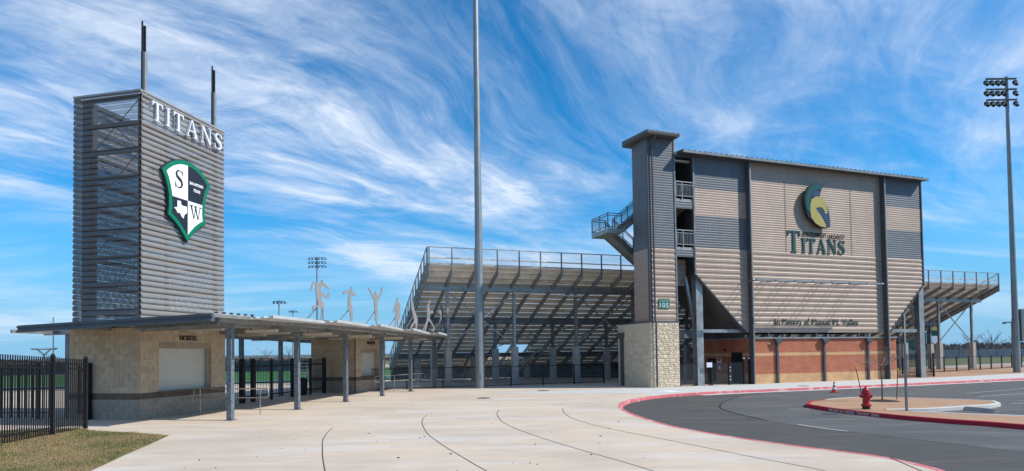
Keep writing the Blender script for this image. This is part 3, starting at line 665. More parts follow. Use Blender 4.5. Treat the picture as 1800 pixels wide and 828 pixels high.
BX0, BX1, BDp = -7.54, -5.46, 3.8
MB().box(BX0+.010, BX1-.03, .012, BDp-.05, 0, 3.84).build('base_core', M['mortar'], el)
MB().box(BX0-.03, BX1+.03, -.03, BDp, 3.86, 3.95).build('base_cap', M['trim'], el)
# limestone courses
def rough_stone(w_, h, d=.16, seed=0):
    rr = random.Random(seed); nx, nz = max(3, int(w_/.036)), 8; vs = []; fs = []; sd_ = Vector((seed*1.7, seed*.9, 0))
    from mathutils import noise as mn
    def hh(x, z, ed):
        e = min(x, w_-x, z, h-z); b = min(1, e/.03)
        return -(.006 + b*(.022 + .030*mn.noise(Vector((x*7, z*9, 0))+sd_) + .016*mn.noise(Vector((x*19, z*22, 3))+sd_)))
    for j in range(nz+1):
        for i in range(nx+1):
            ed = i in (0, nx) or j in (0, nz)
            vs.append((w_*i/nx, hh(w_*i/nx, h*j/nz, ed), h*j/nz))
    for j in range(nz):
        for i in range(nx):
            a = j*(nx+1)+i; fs.append((a, a+1, a+nx+2, a+nx+1))
    mb = MB(); mb.add(vs, fs)
    mb.add([(0,.012,0),(w_,.012,0),(w_,.012,h),(0,.012,h),(0,d,0),(w_,d,0),(w_,d,h),(0,d,h)], [(0,4,5,1),(1,5,6,2),(2,6,7,3),(3,7,4,0)])
    return mb.mesh('stone', M['lime'])
hS = 3.86/16
rs = {}
for wv in (.32,.42,.54): rs[wv] = [rough_stone(wv-.006, hS-.006, seed=int(wv*100)+k) for k in range(3)]
for c in range(16):
    z = .006 + c*hS; x = BX0 + .02; k = c
    rem = BX1-.02 - x
    ws = [[.54,.42,.32,.42,.32],[.32,.54,.32,.42,.42],[.42,.32,.54,.32,.42]][c % 3]
    for wv in ws:
        inst('stone', random.choice(rs[wv]), el, (x, 0, z)); x += wv
    # left face: sawn blocks
smooth = MB().box(0,.592,0,.08,0,hS-.008).mesh('sawn_stone', M['lime_s'])
smooth_h = MB().box(0,.291,0,.08,0,hS-.012).mesh('sawn_stone', M['lime_s'])
for c in range(16):
    z = .006+c*hS; y = .02; first = c % 2
    while y < BDp-.2:
        half = (y < .1 and first) or y + .6 > BDp
        inst('sawn_stone', smooth_h if half else smooth, el, (BX0, y + (.291 if half else .592), z), (0,0,-math.pi/2)); y += .303 if half else .60
MB().box(BX0-.17,BX0-.02,3.0,3.22,0,3.0).build('downpipe', M['trim'], el)
MB().prism([(2.90,3.35),(3.32,3.35),(3.32,3.12),(3.22,2.98),(3.0,2.98),(2.90,3.12)], 'yz', BX0-.28, BX0-.02).build('rain_head', M['trim'], el)
# outside stair behind the elevator tower
st = thing('outside_stair', 'grey steel stair and landing jutting out left of the elevator tower', 'stair', PF, -8.5, 3)
LX, LY0, LY1, LZ = -9.1, 2.0, 4.15, 9.78
MB().box(LX, -8.1, LY0, LY1, LZ-.28, LZ).build('landing', M['galv'], st)
def railing(pts, h, name='railing', m_='galv_d', r=.025, bal=.12):
    mb = MB()
    for a, b in zip(pts, pts[1:]):
        a = Vector(a); b = Vector(b); up = Vector((0,0,1))
        for q in (h, h*.86, .12): mb.bar(a+up*q, b+up*q, .05, .04)
        n = max(1, round((b-a).length/1.1))
        for i in range(n+1): p = a.lerp(b, i/n); mb.bar(p, p+up*h, .05, .05)
        n = int((b-a).length/bal)
        for i in range(1, n): p = a.lerp(b, i/n); mb.bar(p+up*.12, p+up*h*.86, .012, .012)
    return mb.build(name, M[m_], st)
railing([(-8.1,LY0+.03,LZ),(LX+.03,LY0+.03,LZ),(LX+.03,LY1-.03,LZ),(-8.1,LY1-.03,LZ)], .95)
def flight(x0, z0, x1, z1, y0, y1):
    mb = MB().bar((x0,y0,z0-.12),(x1,y0,z1-.12),.05,.28).bar((x0,y1,z0-.12),(x1,y1,z1-.12),.05,.28); n = 9
    mb.add([(x0,y0,z0-.2),(x1,y0,z1-.2),(x1,y1,z1-.2),(x0,y1,z0-.2)], [(0,1,2,3)])
    mb.build('stringers', M['galv'], st)
    for i in range(n):
        t_ = (i+.5)/n; x = x0+(x1-x0)*t_; z = z0+(z1-z0)*t_
        MB().box(x-abs(x1-x0)/n/2, x+abs(x1-x0)/n/2, y0, y1, z, z+.04).build('stair_tread', M['galv_d'], st)
    railing([(x0,y0,z0),(x1,y0,z1)], .92); railing([(x0,y1,z0),(x1,y1,z1)], .92)
flight(-8.1, LZ, -6.2, LZ+1.55, LY0+.05, LY0+.95)
flight(-8.1, LZ-.05, -5.9, LZ-1.75, LY0+1.15, LY1-.05)

# signs on the stadium
sg = thing('helmet_emblem', 'large gold and teal warrior helmet emblem above the stadium lettering', 'emblem', PF, 5.3, -.33, 11.6)
H_back=[(4.95,13.01),(5.43,13.12),(5.95,13.02),(5.75,12.82),(5.6,12.51),(5.54,12.29),(5.87,12.09),(6.14,11.74),(6.23,11.53),(6.31,11.16),(6.37,10.72),(6.36,10.27),(6.08,10.18),(5.61,10.17),(5.14,10.36),(4.82,10.62),(4.59,10.75),(4.41,11.04),(4.23,11.54),(4.19,12.03),(4.36,12.5),(4.6,12.83)]
H_crest=[(4.30,12.03),(4.46,12.5),(4.80,12.86),(5.33,13.05),(5.9,12.98),(5.65,12.7),(5.32,12.7),(4.93,12.46),(4.71,12.15),(4.62,11.71),(4.67,11.02),(4.42,11.26),(4.31,11.6)]
H_in=[(4.83,12.2),(4.98,12.47),(5.27,12.61),(5.54,12.6),(5.49,12.3),(5.21,12.25),(4.92,12.13)]
H_gold=[(4.68,11.71),(4.8,12.02),(5.21,12.23),(5.54,12.24),(5.87,12.05),(6.1,11.74),(6.15,11.45),(6.09,11.15),(5.92,11.10),(5.86,11.34),(5.61,11.55),(5.12,11.46),(5.29,11.22),(5.53,11.0),(5.77,10.71),(6.02,10.32),(5.94,10.21),(5.51,10.25),(5.05,10.46),(4.73,10.8),(4.66,11.3)]
H_navy=[(5.14,11.45),(5.61,11.53),(5.84,11.32),(5.9,11.07),(6.1,11.12),(6.17,11.48),(6.26,11.31),(6.32,10.87),(6.33,10.32),(6.18,10.26),(5.86,10.73),(5.54,11.02),(5.31,11.24)]
MB().prism(H_back,'xz',-.36,-.20).build('backing',M['shieldblack'],sg)
for p,m_,n_,d in ((H_crest,'teal','crest',-.385),(H_in,'navy','crest_inner',-.382),(H_gold,'gold','face',-.395),(H_navy,'navy','face_opening',-.375)):
    MB().prism(p,'xz',d,-.361).build(n_,M[m_],sg)
for x,z in ((5.0,12.5),(5.3,10.8),(4.9,11.5)): MB().tube((x,-.2,z),(x,0,z),.03).build('standoff',M['galv_d'],sg)
def sc_serif(word, x0, x1, z0, z1, first_scale=1.0, first_w=None, plane='xz', d0=-.07, d1=-.035, parent=None, m_='green_letter', gap=.12):
    ws = [GL[c][0]*(first_scale if i == 0 else 1) for i, c in enumerate(word)]; tot = sum(ws)+gap*(len(word)-1); k = (x1-x0)/tot; x = x0
    for i, c in enumerate(word):
        h = (z1-z0)*(first_scale if i == 0 else 1)
        serif(c, x, x+ws[i]*k, z0, z0+h, plane, d0, d1).build('letter', M[m_], parent); x += (ws[i]+gap)*k
ts = thing('stadium_titans_lettering', 'large green TITANS letters on the tan stadium wall', 'lettering', PF, 5.5, -.1, 8.5)
sc_serif('TITANS', 3.03, 7.97, 8.52, 9.50, 1.46, parent=ts)
sl = thing('southwest_legacy_lettering', 'small dark SOUTHWEST LEGACY letters just above the green word', 'lettering', PF, 6.2, -.1, 9.6)
text_mb('SOUTHWEST', 4.30, 6.35, 9.62, 9.90, 'xz', -.055, .02, .0).build('word', M['brown_letter'], sl)
text_mb('LEGACY', 6.55, 7.98, 9.60, 9.86, 'xz', -.055, .02, .0).build('word', M['brown_letter'], sl)
ms = thing('memorial_lettering', 'green letters reading In Memory of Manuel M. Valles low on the wall', 'lettering', PF, 5.4, -.1, 3.8)
x = 1.78
for wd, a, b in (('In',1.78,2.20),('Memory',2.42,4.02),('of',4.24,4.66),('Manuel',4.90,6.48),('M.',6.72,7.30),('Valles',7.52,8.98)):
    low = 'y' in wd
    text_mb(wd, a, b, 3.74 - (.10 if low else 0), 4.14, 'xz', -.055, .02, -.004).build('word', M['memo_letter'], ms)
bs = thing('building_number_sign', 'small green BUILDING 105 sign on the elevator tower', 'sign', PF, -6.53, -.04, 4.7)
MB().box(-6.91,-6.15,-.055,-.035,4.70,5.27).build('sign_panel', M['signgreen'], bs)
text_mb('BUILDING',-6.83,-6.23,5.10,5.20,'xz',-.060,.006,.0).build('sign_print', M['white'], bs)
text_mb('105',-6.84,-6.22,4.76,5.04,'xz',-.060,.006,.0).build('sign_print', M['white'], bs)

# ------------------------------------------------------------------ grandstand
gs = thing('grandstand', 'long raised steel grandstand seen from behind and below', 'grandstand', PF, 5, 4)
GX0, GX1, GY, GZ = -19.4, 33.6, 6.3, 7.8
NR, RUN, RISE = 23, .605, .29
sp_ = (GX1-GX0)/35
def zdeck(y): return GZ - (y-GY)/RUN*RISE
for i in range(NR):
    y = GY + RUN*i; z = GZ - RISE*i
    segs = [(GX0, GX1)] if not 17 <= i <= 20 else [(GX0, -11.4), (-8.2, GX1)]
    for a, b in segs:
        mb = MB().box(a, b, y+.05, y+.29, z-.05, z).box(a, b, y+.31, y+.54, z-.05, z)
        mb.box(a, b, y+.545, y+.565, z-RISE+.01, z-.045)
        mb.box(a, b, y+.10, y+.36, z+.40, z+.44)
        mb.build('seat_row', M['alu'], gs)
MB().box(GX0, GX1, GY-.02, GY+.03, GZ-.12, GZ+.02).build('rear_fascia', M['alu'], gs)
for j in range(36):
    x = GX0 + sp_*j
    if j in (0, 35): x += .05 if j == 0 else -.05
    a, b = (x, GY-.05, GZ-.42), (x, GY+RUN*NR, zdeck(GY+RUN*NR)-.42)
    mb = MB().bar(a, b, .03, .30).bar((a[0],a[1],a[2]+.15),(b[0],b[1],b[2]+.15), .09, .025).bar((a[0],a[1],a[2]-.15),(b[0],b[1],b[2]-.15), .09, .025)
    mb.build('raker', M['galv'], gs)
    for i in range(0):
        pass
    MB().box(x-.035, x+.035, GY-.12, GY-.04, GZ-.62, GZ+1.06).build('rail_post', M['galv_d'], gs)
MB().box(GX0, GX1, GY-.11, GY-.06, GZ+1.02, GZ+1.07).box(GX0, GX1, GY-.11, GY-.06, GZ+.02, GZ+.06).build('top_rail', M['galv'], gs)
MB().quad((GX0,GY-.085,GZ+.05),(GX1,GY-.085,GZ+.05),(GX1,GY-.085,GZ+1.03),(GX0,GY-.085,GZ+1.03)).build('chain_link', M['link_l'], gs)
for xx in (GX0-.06, GX1+.06):
    mb = MB(); ya, yb = GY, GY+RUN*NR
    for h in (1.05, .1): mb.bar((xx,ya,GZ+h),(xx,yb,zdeck(yb)+h), .05, .05)
    mb.bar((xx,ya,GZ-.12),(xx,yb,zdeck(yb)-.12), .04, .26)
    mb.build('side_rail', M['galv_d'], gs)
    for i in range(17):
        y = ya + (yb-ya)*i/16; MB().box(xx-.04, xx+.04, y-.04, y+.04, zdeck(y)-.2, zdeck(y)+1.05).build('rail_post', M['galv_d'], gs)
    MB().quad((xx,ya,GZ+.1),(xx,yb,zdeck(yb)+.1),(xx,yb,zdeck(yb)+1.03),(xx,ya,GZ+1.03)).build('chain_link', M['link_l'], gs)
for y, z, h in ((7.8,6.50,.34),(11.8,4.56,.32),(17.2,2.05,.30)):
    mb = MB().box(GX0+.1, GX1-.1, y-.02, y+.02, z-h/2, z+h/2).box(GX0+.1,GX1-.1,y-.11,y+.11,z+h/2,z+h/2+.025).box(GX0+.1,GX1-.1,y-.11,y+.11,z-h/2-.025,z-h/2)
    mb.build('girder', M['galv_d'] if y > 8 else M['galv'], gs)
cols = [-17.78 + 4.62*k for k in range(12)]
cols[-1] = 32.1; cols[-2] = 27.75; cols[-3] = 23.4
pierm = MB().box(-.20,.20,-.20,.20,0,1).mesh('concrete_pier', M['pier'])
for x in cols:
    if -6.9 < x < -3 : pass
    for y, hp, zt in ((7.8,2.60,6.3),(11.8,2.53,4.38),(17.2,1.86,0)):
        if False: continue
        if -13.4 < x < -8.7 and y > 14: pass
        inst('concrete_pier', pierm, gs, (x, y, 0), scl=(1,1,hp))
        if zt:
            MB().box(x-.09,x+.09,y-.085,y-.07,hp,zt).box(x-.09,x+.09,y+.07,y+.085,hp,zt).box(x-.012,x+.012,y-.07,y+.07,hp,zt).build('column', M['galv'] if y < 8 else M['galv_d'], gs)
def xb(xa, xb_, y, z0, z1):
    MB().bar((xa,y,z0),(xb_,y,z1),.07,.07).build('cross_brace', M['galv'], gs); MB().bar((xa,y+.05,z1),(xb_,y+.05,z0),.07,.07).build('cross_brace', M['galv'], gs)
xb(cols[0], cols[1], 7.8, 2.65, 6.25); xb(cols[2], cols[3], 7.8, 2.65, 6.25); xb(cols[-2], cols[-1], 7.8, 2.65, 6.25)
xb(cols[1], cols[2], 11.8, 2.6, 4.3); xb(cols[2], cols[3], 11.8, 2.6, 4.3); xb(cols[6], cols[7], 7.8, 2.65, 6.25)
for x0, y, z in ((-13.4,7.2,6.2),(-9.8,7.2,6.1),(-17.2,11.2,4.3),(-11.3,11.2,4.2),(-12.4,16.4,2.1),(-8.6,14.4,2.1),(18.5,7.2,6.1)):
    MB().box(x0, x0+1.3, y, y+.12, z-.06, z).build('strip_light', M['cream'], gs)
# stair through the gap in the seating
for i in range(8): MB().box(-11.3,-9.8,18.9-.3*i,19.2-.3*i,.15+.2*i,.2+.2*i).build('stair_tread', M['galv'], gs)
MB().bar((-11.35,19.2,.1),(-11.35,16.5,2.0),.05,.25).bar((-9.75,19.2,.1),(-9.75,16.5,2.0),.05,.25).bar((-11.35,19.2,1.1),(-11.35,16.5,3.0),.05,.05).bar((-9.75,19.2,1.1),(-9.75,16.5,3.0),.05,.05).bar((-9.5,18.4,.1),(-8.0,15.8,2.5),.08,.2).bar((-9.5,18.4,1.1),(-8.0,15.8,3.4),.05,.05).build('stair_stringers', M['galv'], gs)
MB().box(GX0, GX1, GY+RUN*NR-.05, GY+RUN*NR, .05, 1.3).build('front_wall', M['galv_d'], gs)
# ------------------------------------------------------------------ ticket booths (x toward plaza, y along canopy)
CH, CL = .23, .42
blk = {}
for L_ in (CL, CL/2, CL*.75, CL*.36):
    for mk in ('block','block_low','block_band'):
        blk[(round(L_,3), mk)] = MB().box(0, L_-.012, 0, .06, 0, CH-.012).mesh('block', M[mk])
def pick(L_, mk):
    key = (round(L_,3), mk)
    if key not in blk: blk[key] = MB().box(0, L_-.012, 0, .06, 0, CH-.012).mesh('block', M[mk])
    return blk[key]
def face_blocks(parent, length, rows, place, holes=()):
    for c in range(rows):
        z = c*CH + .006; mk = 'block_low' if c < 3 else ('block_band' if c == 3 else 'block')
        x = 0.
        first = CL/2 if c % 2 else CL
        cuts = []
        while x < length - .01:
            e = min(x + (first if x == 0 else CL), length)
            cuts.append((x, e)); x = e
        for a, b in cuts:
            for h0, h1, z0, z1 in holes:
                if z + CH*.5 > z0 and z + CH*.5 < z1:
                    if a >= h0-.001 and b <= h1+.001: a = b = None; break
                    if a < h0 < b: b = h0
                    if a < h1 < b: a = h1
            if a is None or b - a < .05: continue
            place(a, z, pick(b-a, mk))
def booth(name, label, ox, oy, rot, WX, LY, win, sub, name2=None):
    """corner (ox,oy) in TF; left wall runs to -x (WX long), right wall along +y (LY)"""
    fr = Frame(0, 0, 0); fr.m = TF.m @ Matrix.Translation((ox, oy, 0)) @ Matrix.Rotation(rot, 4, 'Z')
    b = thing(name, label, 'ticket booth', fr, 0, 0)
    HT = 14*CH
    y0, y1, z0, z1, ys = win
    core = MB().box(-WX, -.0-.30, .012, LY-.03, 0, HT).box(-.30, -.012, .012, y0, 0, HT).box(-.30, -.012, y1, LY-.03, 0, HT).box(-.30,-.012,y0,y1,0,z0).box(-.30,-.012,y0,y1,z1,HT)
    core.build('wall_core', M['mortar'], b)
    # front (camera) face: y = 0 ; blocks stand proud
    face_blocks(b, WX, 14, lambda a, z, me: inst('block', me, b, (-a, .06, z), (0,0,math.pi)))
    face_blocks(b, LY, 14, lambda a, z, me: inst('block', me, b, (-.06, a + .012, z), (0,0,0)) if False else inst('block', me, b, (0, a, z), (0,0,math.pi/2)), [(y0, y1, z0-.03, z1+.2)])
    # soldier course over the window
    n = 7; wv = (y1-y0)/n
    for i in range(n): inst('block', pick(wv, 'block_low'), b, (0, y0+i*wv, z1+.01), (0,0,math.pi/2))
    for k in range(7): inst('block', pick(.25, 'block_low'), b, (-.30, y1+.0+.001, z0+.005+k*CH), (0,0,0), (1,1,1)) if k*CH+z0+CH < z1+.1 else None
    MB().box(-.30,-.27,y0,ys,z0,z1).build('shutter', M['shutter'], b)
    s = MB()
    for i in range(13): s.box(-.272,-.258,y0+.02,ys-.02,z0+.04+i*(z1-z0)/13,z0+.05+i*(z1-z0)/13)
    s.build('shutter_slats', M['cream'], b)
    MB().box(-.31,-.27,ys,y1,z0,z1).build('jamb', M['block_low'], b)
    MB().box(-.28,.14,y0-.08,y1+.02,z0-.06,z0-.005).build('counter', M['block_band'], b)
    k = thing('tickets_lettering', sub, 'lettering', fr, .04, (y0+y1)/2, 2.9)
    text_mb('TICKETS', (y0+y1)/2-.42, (y0+y1)/2+.50, 2.80, 2.97, 'yz', .03, .04, -.012).build('word', M['brown_letter'], k)
    return b, fr
B1, f1 = booth('ticket_booth', 'tan block ticket booth at the foot of the tall perforated tower', 0, 0, 0, 2.98, 4.55, (.91,3.66,.93,2.49,3.62), 'dark TICKETS letters on the booth nearest the lawn')
B2, f2 = booth('ticket_booth', 'tan block ticket booth farther along the canopy, behind the black gates', 14.77, 0, 0, 3.0, 3.3, (.62,2.4,.93,2.36,2.36), 'dark TICKETS letters on the far booth between the canopy columns') if False else booth('ticket_booth', 'tan block ticket booth farther along the canopy, behind the black gates', .78, 14.77, R(-6), 3.0, 3.4, (.68,2.55,.93,2.30,2.5), 'dark TICKETS letters on the far booth between the canopy columns')

# ------------------------------------------------------------------ perforated tower
tw = thing('perforated_tower', 'tall grey tower of perforated corrugated slats rising through the canopy roof', 'tower', TF, -1.45, 2.25, 3.2)
TX0, TX1, TY0, TY1, TZ0, TZ1 = -2.84, -.02, .04, 4.44, 3.45, 11.6
NS = 40; ph = (TZ1-TZ0)/NS
def slat(length, m_):
    mb = MB(); n = 6; pr = []
    pr = [(d, z*ph) for d, z in ((.0,.04),(.022,.08),(.046,.18),(.056,.32),(.055,.48),(.045,.66),(.026,.84),(.0,.97))]
    for (d0, z0), (d1, z1) in zip(pr, pr[1:]): mb.quad((0,-d0,z0),(length,-d0,z0),(length,-d1,z1),(0,-d1,z1))
    mb.raw = True
    return mb.mesh('slat', m_, smooth=True)
sx, sy = slat(TX1-TX0, M['perf']), slat(TY1-TY0, M['perf_sunlit'])
for i in range(NS):
    z = TZ0 + i*ph
    inst('slat', sx, tw, (TX0, TY0, z)); inst('slat', sy, tw, (TX1, TY0, z), (0,0,math.pi/2))
    inst('slat', sx, tw, (TX1, TY1, z), (0,0,math.pi)); inst('slat', sy, tw, (TX0, TY1, z), (0,0,-math.pi/2))
for x, y, w_ in ((-2.50,.35,.34),(-.25,.28,.13),(-2.6,4.2,.13),(-.25,4.2,.13)):
    MB().box(x-w_/2, x+w_/2, y-w_/2+.02, y+w_/2, 3.2, 11.45).build('post', M['towersteel'], tw)
for k in range(9):
    z = 3.75 + k*.96
    r = MB().box(-2.55,-.2,.20,.30,z,z+.15).box(-2.55,-.2,4.2,4.3,z,z+.15).box(-2.65,-2.55,.2,4.3,z,z+.15).box(-.28,-.18,.2,4.3,z,z+.15)
    r.build('ring_beam', M['towersteel'], tw)
for k in range(4):
    za, zb = 3.8+k*1.92, 3.8+(k+1)*1.92
    for p, q in (((-2.4,.32,za),(-.3,.32,zb)), ((-2.4,.32,zb),(-.3,.32,za)), ((-.3,.35,za),(-.3,4.1,zb)), ((-.3,.35,zb),(-.3,4.1,za))):
        MB().tube(p, q, .016, n=5).build('brace_rod', M['towersteel'], tw)
MB().box(TX0-.03,TX1+.03,TY0-.04,TY0+.10,TZ1-.02,TZ1+.05).box(TX0-.05,TX1+.05,TY1-.10,TY1+.06,TZ1-.02,TZ1+.05).box(TX0-.06,TX0+.1,TY0+.1,TY1-.1,TZ1-.02,TZ1+.05).box(TX1-.1,TX1+.06,TY0+.1,TY1-.1,TZ1-.02,TZ1+.05).build('top_cap', M['slat_s'], tw)
for z in (8.95,8.35,7.75,7.1):
    MB().box(.075,.095,.35,4.15,z,z+.035).build('sign_rail', M['trim'], tw)
for i, y in enumerate((.20, 3.86)):
    ma = thing('twin_blade_mast', ('mast of two blades on the near corner of the tower top' if i == 0 else 'mast of two blades on the far corner of the tower top'), 'mast', TF, -.12, y, 11.6, group='masts on top of the tower')
    MB().box(-.09,-.04,y-.06,y-.02,11.5,14.15).build('blade', M['black'], ma)
    MB().box(-.09,-.02,y+.03,y+.09,11.5,14.02).build('blade', M['black'], ma)
    MB().box(-.08,.02,y-.02,y+.11,11.5,13.05).build('sleeve', M['galv'], ma)
    MB().box(-.10,-.005,y-.065,y-.021,11.5,13.05).build('sleeve_side', M['trim'], ma)
tt = thing('tower_titans_lettering', 'white metal TITANS letters across the top of the perforated tower', 'lettering', TF, .1, 2.3, 10.7)
wd = [.52,.24,.54,.66,.66,.50]; gaps = .16; x = .38; kk = (4.13-.38)/(sum(wd)+gaps*5)
for c, w_ in zip('TITANS', wd):
    serif(c, x, x+w_*kk, 10.68, 11.36, 'yz', .08, .17).build('letter', M['letter'], tt); x += (w_+gaps)*kk
for y in (.6,1.5,2.4,3.3,4.0): MB().box(.03,.08,y,y+.03,10.8,11.3).build('standoff', M['galv_d'], tt)
S_outer=[(.82,9.01),(1.01,9.22),(1.25,9.4),(1.53,9.53),(1.75,9.6),(2.04,9.65),(2.28,9.64),(2.55,9.58),(2.82,9.46),(3.11,9.28),(3.36,9.0),(3.2,8.79),(3.09,8.5),(3.05,8.18),(3.06,7.79),(3.07,7.44),(2.82,7.3),(2.52,7.08),(2.28,6.84),(2.09,6.57)]
# mirror the near half so the shield is symmetric about y = 2.1
half = [(.82,9.01),(1.02,9.22),(1.27,9.41),(1.53,9.54),(1.80,9.62),(2.11,9.65)]
lowl = [(2.11,6.57),(1.92,6.80),(1.65,7.08),(1.38,7.28),(1.12,7.42),(1.17,7.75),(1.16,8.15),(1.08,8.5),(.97,8.78)]
C_ = 2.11
outer_s = half + [(2*C_-a, b) for a, b in half[-2::-1]] + [(2*C_-a, b) for a, b in lowl[:0:-1]] + lowl
def shrink(P, d):
    out = []; n = len(P)
    for i in range(n):
        a, b, c = Vector(P[i-1]), Vector(P[i]), Vector(P[(i+1) % n]); t1 = (b-a).normalized(); t2 = (c-b).normalized()
        n1 = Vector((t1.y, -t1.x)); n2 = Vector((t2.y, -t2.x)); m_ = (n1+n2); m_ /= max(.5, m_.dot(n1)); out.append(tuple(b + m_*d))
    return out
inner_s = shrink(outer_s, .16)
sh = thing('shield_emblem', 'green bordered black and white quartered shield with S and W on the tower', 'emblem', TF, .1, 2.11, 8.1)
MB().prism(shrink(outer_s,-.03),'yz',.08,.16).build('backing',M['shieldblack'],sh)
MB().prism(outer_s,'yz',.162,.19).build('border',M['shieldgreen'],sh)
def clip(P, ax, v, keep):
    out = []
    for i in range(len(P)):
        a, b = P[i-1], P[i]; ia = (a[ax] <= v) == keep; ib = (b[ax] <= v) == keep
        if ia != ib:
            t_ = (v-a[ax])/(b[ax]-a[ax]); out.append((a[0]+(b[0]-a[0])*t_, a[1]+(b[1]-a[1])*t_))
        if ib: out.append(b)
    return out
for l, lo, m_ in ((True,False,'white'),(False,False,'shieldblack'),(True,True,'shieldblack'),(False,True,'white')):
    MB().prism(clip(clip(inner_s,0,C_,l),1,8.14,lo),'yz',.192,.20).build('quarter',M[m_],sh)
serif('S',1.42,1.86,8.50,9.20,'yz',.202,.206).build('letter',M['shieldblack'],sh)
serif('W',2.19,2.86,7.50,8.02,'yz',.202,.206).build('letter',M['shieldblack'],sh)
text_mb('SAN ANTONIO',2.20,2.95,8.80,8.92,'yz',.204,.004,.03).build('small_letters',M['white'],sh)
text_mb('TEXAS',2.40,2.78,8.56,8.68,'yz',.204,.004,.03).build('small_letters',M['white'],sh)
S_tex=[(1.56,8.03),(1.73,8.04),(1.76,7.91),(1.88,7.88),(2.04,7.90),(2.07,7.73),(2.04,7.64),(1.92,7.55),(1.88,7.41),(1.78,7.46),(1.69,7.59),(1.58,7.56),(1.5,7.66),(1.39,7.74),(1.56,7.77)]
MB().prism(S_tex,'yz',.202,.206).build('state_outline',M['white'],sh)

# ------------------------------------------------------------------ canopy
cp = thing('entrance_canopy', 'long galvanised canopy on steel columns over the ticket booths and gates', 'canopy', TF, 1, 9)
AC = [.15, 4.26, 8.34, 12.36, 16.34, 20.47]
def zr(x, y):
    k = [(-1.8,0),(2.6,.03),(6.4,.075),(10,.06),(15.8,-.05),(21.5,-.13)]
    g = k[0][1] if y < k[0][0] else k[-1][1]
    for (a, ga), (b, gb) in zip(k, k[1:]):
        if a <= y <= b: g = ga + (gb-ga)*(y-a)/(b-a)
    return 3.45 + .028*(x-4.3) + g
bays = [(-1.72,.15,-2.9,4.28,-2.9,4.28)] + [(AC[i], AC[i+1], -4.5, 5.25 if i else 5.1, -3.9, 4.65) for i in range(5)] + [(20.47,21.1,-3.9,4.7,-3.8,4.35)]
def deck(a, b, l0, r0_, l1, r1_):
    mb = MB(); pitch = .30; x = max(l0, l1) ; ny = 1
    prof = [(0,0),(.5,0),(.58,.05),(.92,.05),(1,0)]
    n = int(round((max(r0_, r1_)-min(l0,l1))/pitch))
    for i in range(n):
        for (p, dp), (q, dq) in zip(prof, prof[1:]):
            u0, u1 = (i+p)/n, (i+q)/n
            P = []
            for (uu, dd) in ((u0,dp),(u1,dq)):
                xa = l0+(r0_-l0)*uu; xb_ = l1+(r1_-l1)*uu
                P.append(((xa,a,zr(xa,a)+dd-.06),(xb_,b,zr(xb_,b)+dd-.06)))
            mb.quad(P[0][0],P[1][0],P[1][1],P[0][1])
            top = [tuple((v[0],v[1],v[2]+.012)) for v in (P[0][0],P[1][0],P[1][1],P[0][1])]
            mb.quad(*top); mb.quad(P[0][0],P[1][0],top[1],top[0])
    mb.bar((r0_+.01,a,zr(r0_,a)-.02),(r1_+.01,b,zr(r1_,b)-.02),.03,.11)
    return mb
for bay in bays: deck(*bay).build('roof_panel', M['roofdeck'], cp)
mb = MB()
x0, x1 = -3.1, 4.32
def fz(x): return zr(x, -1.8)
for dz0, dz1, ya, yb in ((-.20,-.14,-1.86,-1.70),(-.14,-.05,-1.80,-1.70),(-.05,.0,-1.84,-1.70),(.0,.035,-1.80,-1.72)):
    mb.add([(x0,ya,fz(x0)+dz0),(x1,ya,fz(x1)+dz0),(x1,yb,fz(x1)+dz0),(x0,yb,fz(x0)+dz0),(x0,ya,fz(x0)+dz1),(x1,ya,fz(x1)+dz1),(x1,yb,fz(x1)+dz1),(x0,yb,fz(x0)+dz1)],
           [(3,2,1,0),(4,5,6,7),(0,1,5,4),(1,2,6,5),(2,3,7,6),(3,0,4,7)])
mb.build('fascia', M['fascia'], cp)
MB().bar((4.30,-1.7,zr(4.3,-1.7)-.03),(4.30,.12,zr(4.3,.1)-.03),.03,.10).build('edge_angle', M['galv'], cp)
for i in range(6): 
    y = -1.55+i*.36; MB().box(4.20,4.30,y,y+.05,zr(4.25,y)+.0,zr(4.25,y)+.10).build('seam_clip', M['trim'], cp)
for a in [-1.2] + AC:
    le = -2.8 if a < 0 else -4.2; ri = 4.0 if a < 0 else 3.75
    if a < 0: MB().bar((1.0,a,zr(1,a)-.18),(ri+.1,a,zr(ri,a)-.16),.12,.22).build('cross_beam', M['galv_d'], cp); continue
    MB().bar((le,a,3.12),(ri,a,3.22),.14,.20).build('cross_beam', M['galv'], cp)
ccol = MB().box(-.09,.09,-.09,.09,0,3.1).box(-.16,.16,-.16,.16,0,.02).mesh('column', mat('mottled_column_steel', (.20,.235,.275), .45, .45, .25, 9, .1))
for a in AC: inst('column', ccol, cp, (3.5, a, 0))
for a in [.3, 4.9, 9.2, 12.6]: inst('column', mat_col := ccol, cp, (-3.3 if a < 6 else -2.6, a, 0))
for x in (-3.6,-1.2,.8,2.6,4.0):
    for (a, b) in zip([-1.6]+AC, AC+[21.1]):
        MB().bar((x,a,zr(x,a)-.13),(x,b-.02,zr(x,b)-.13),.07,.12).build('purlin', M['galv'], cp)
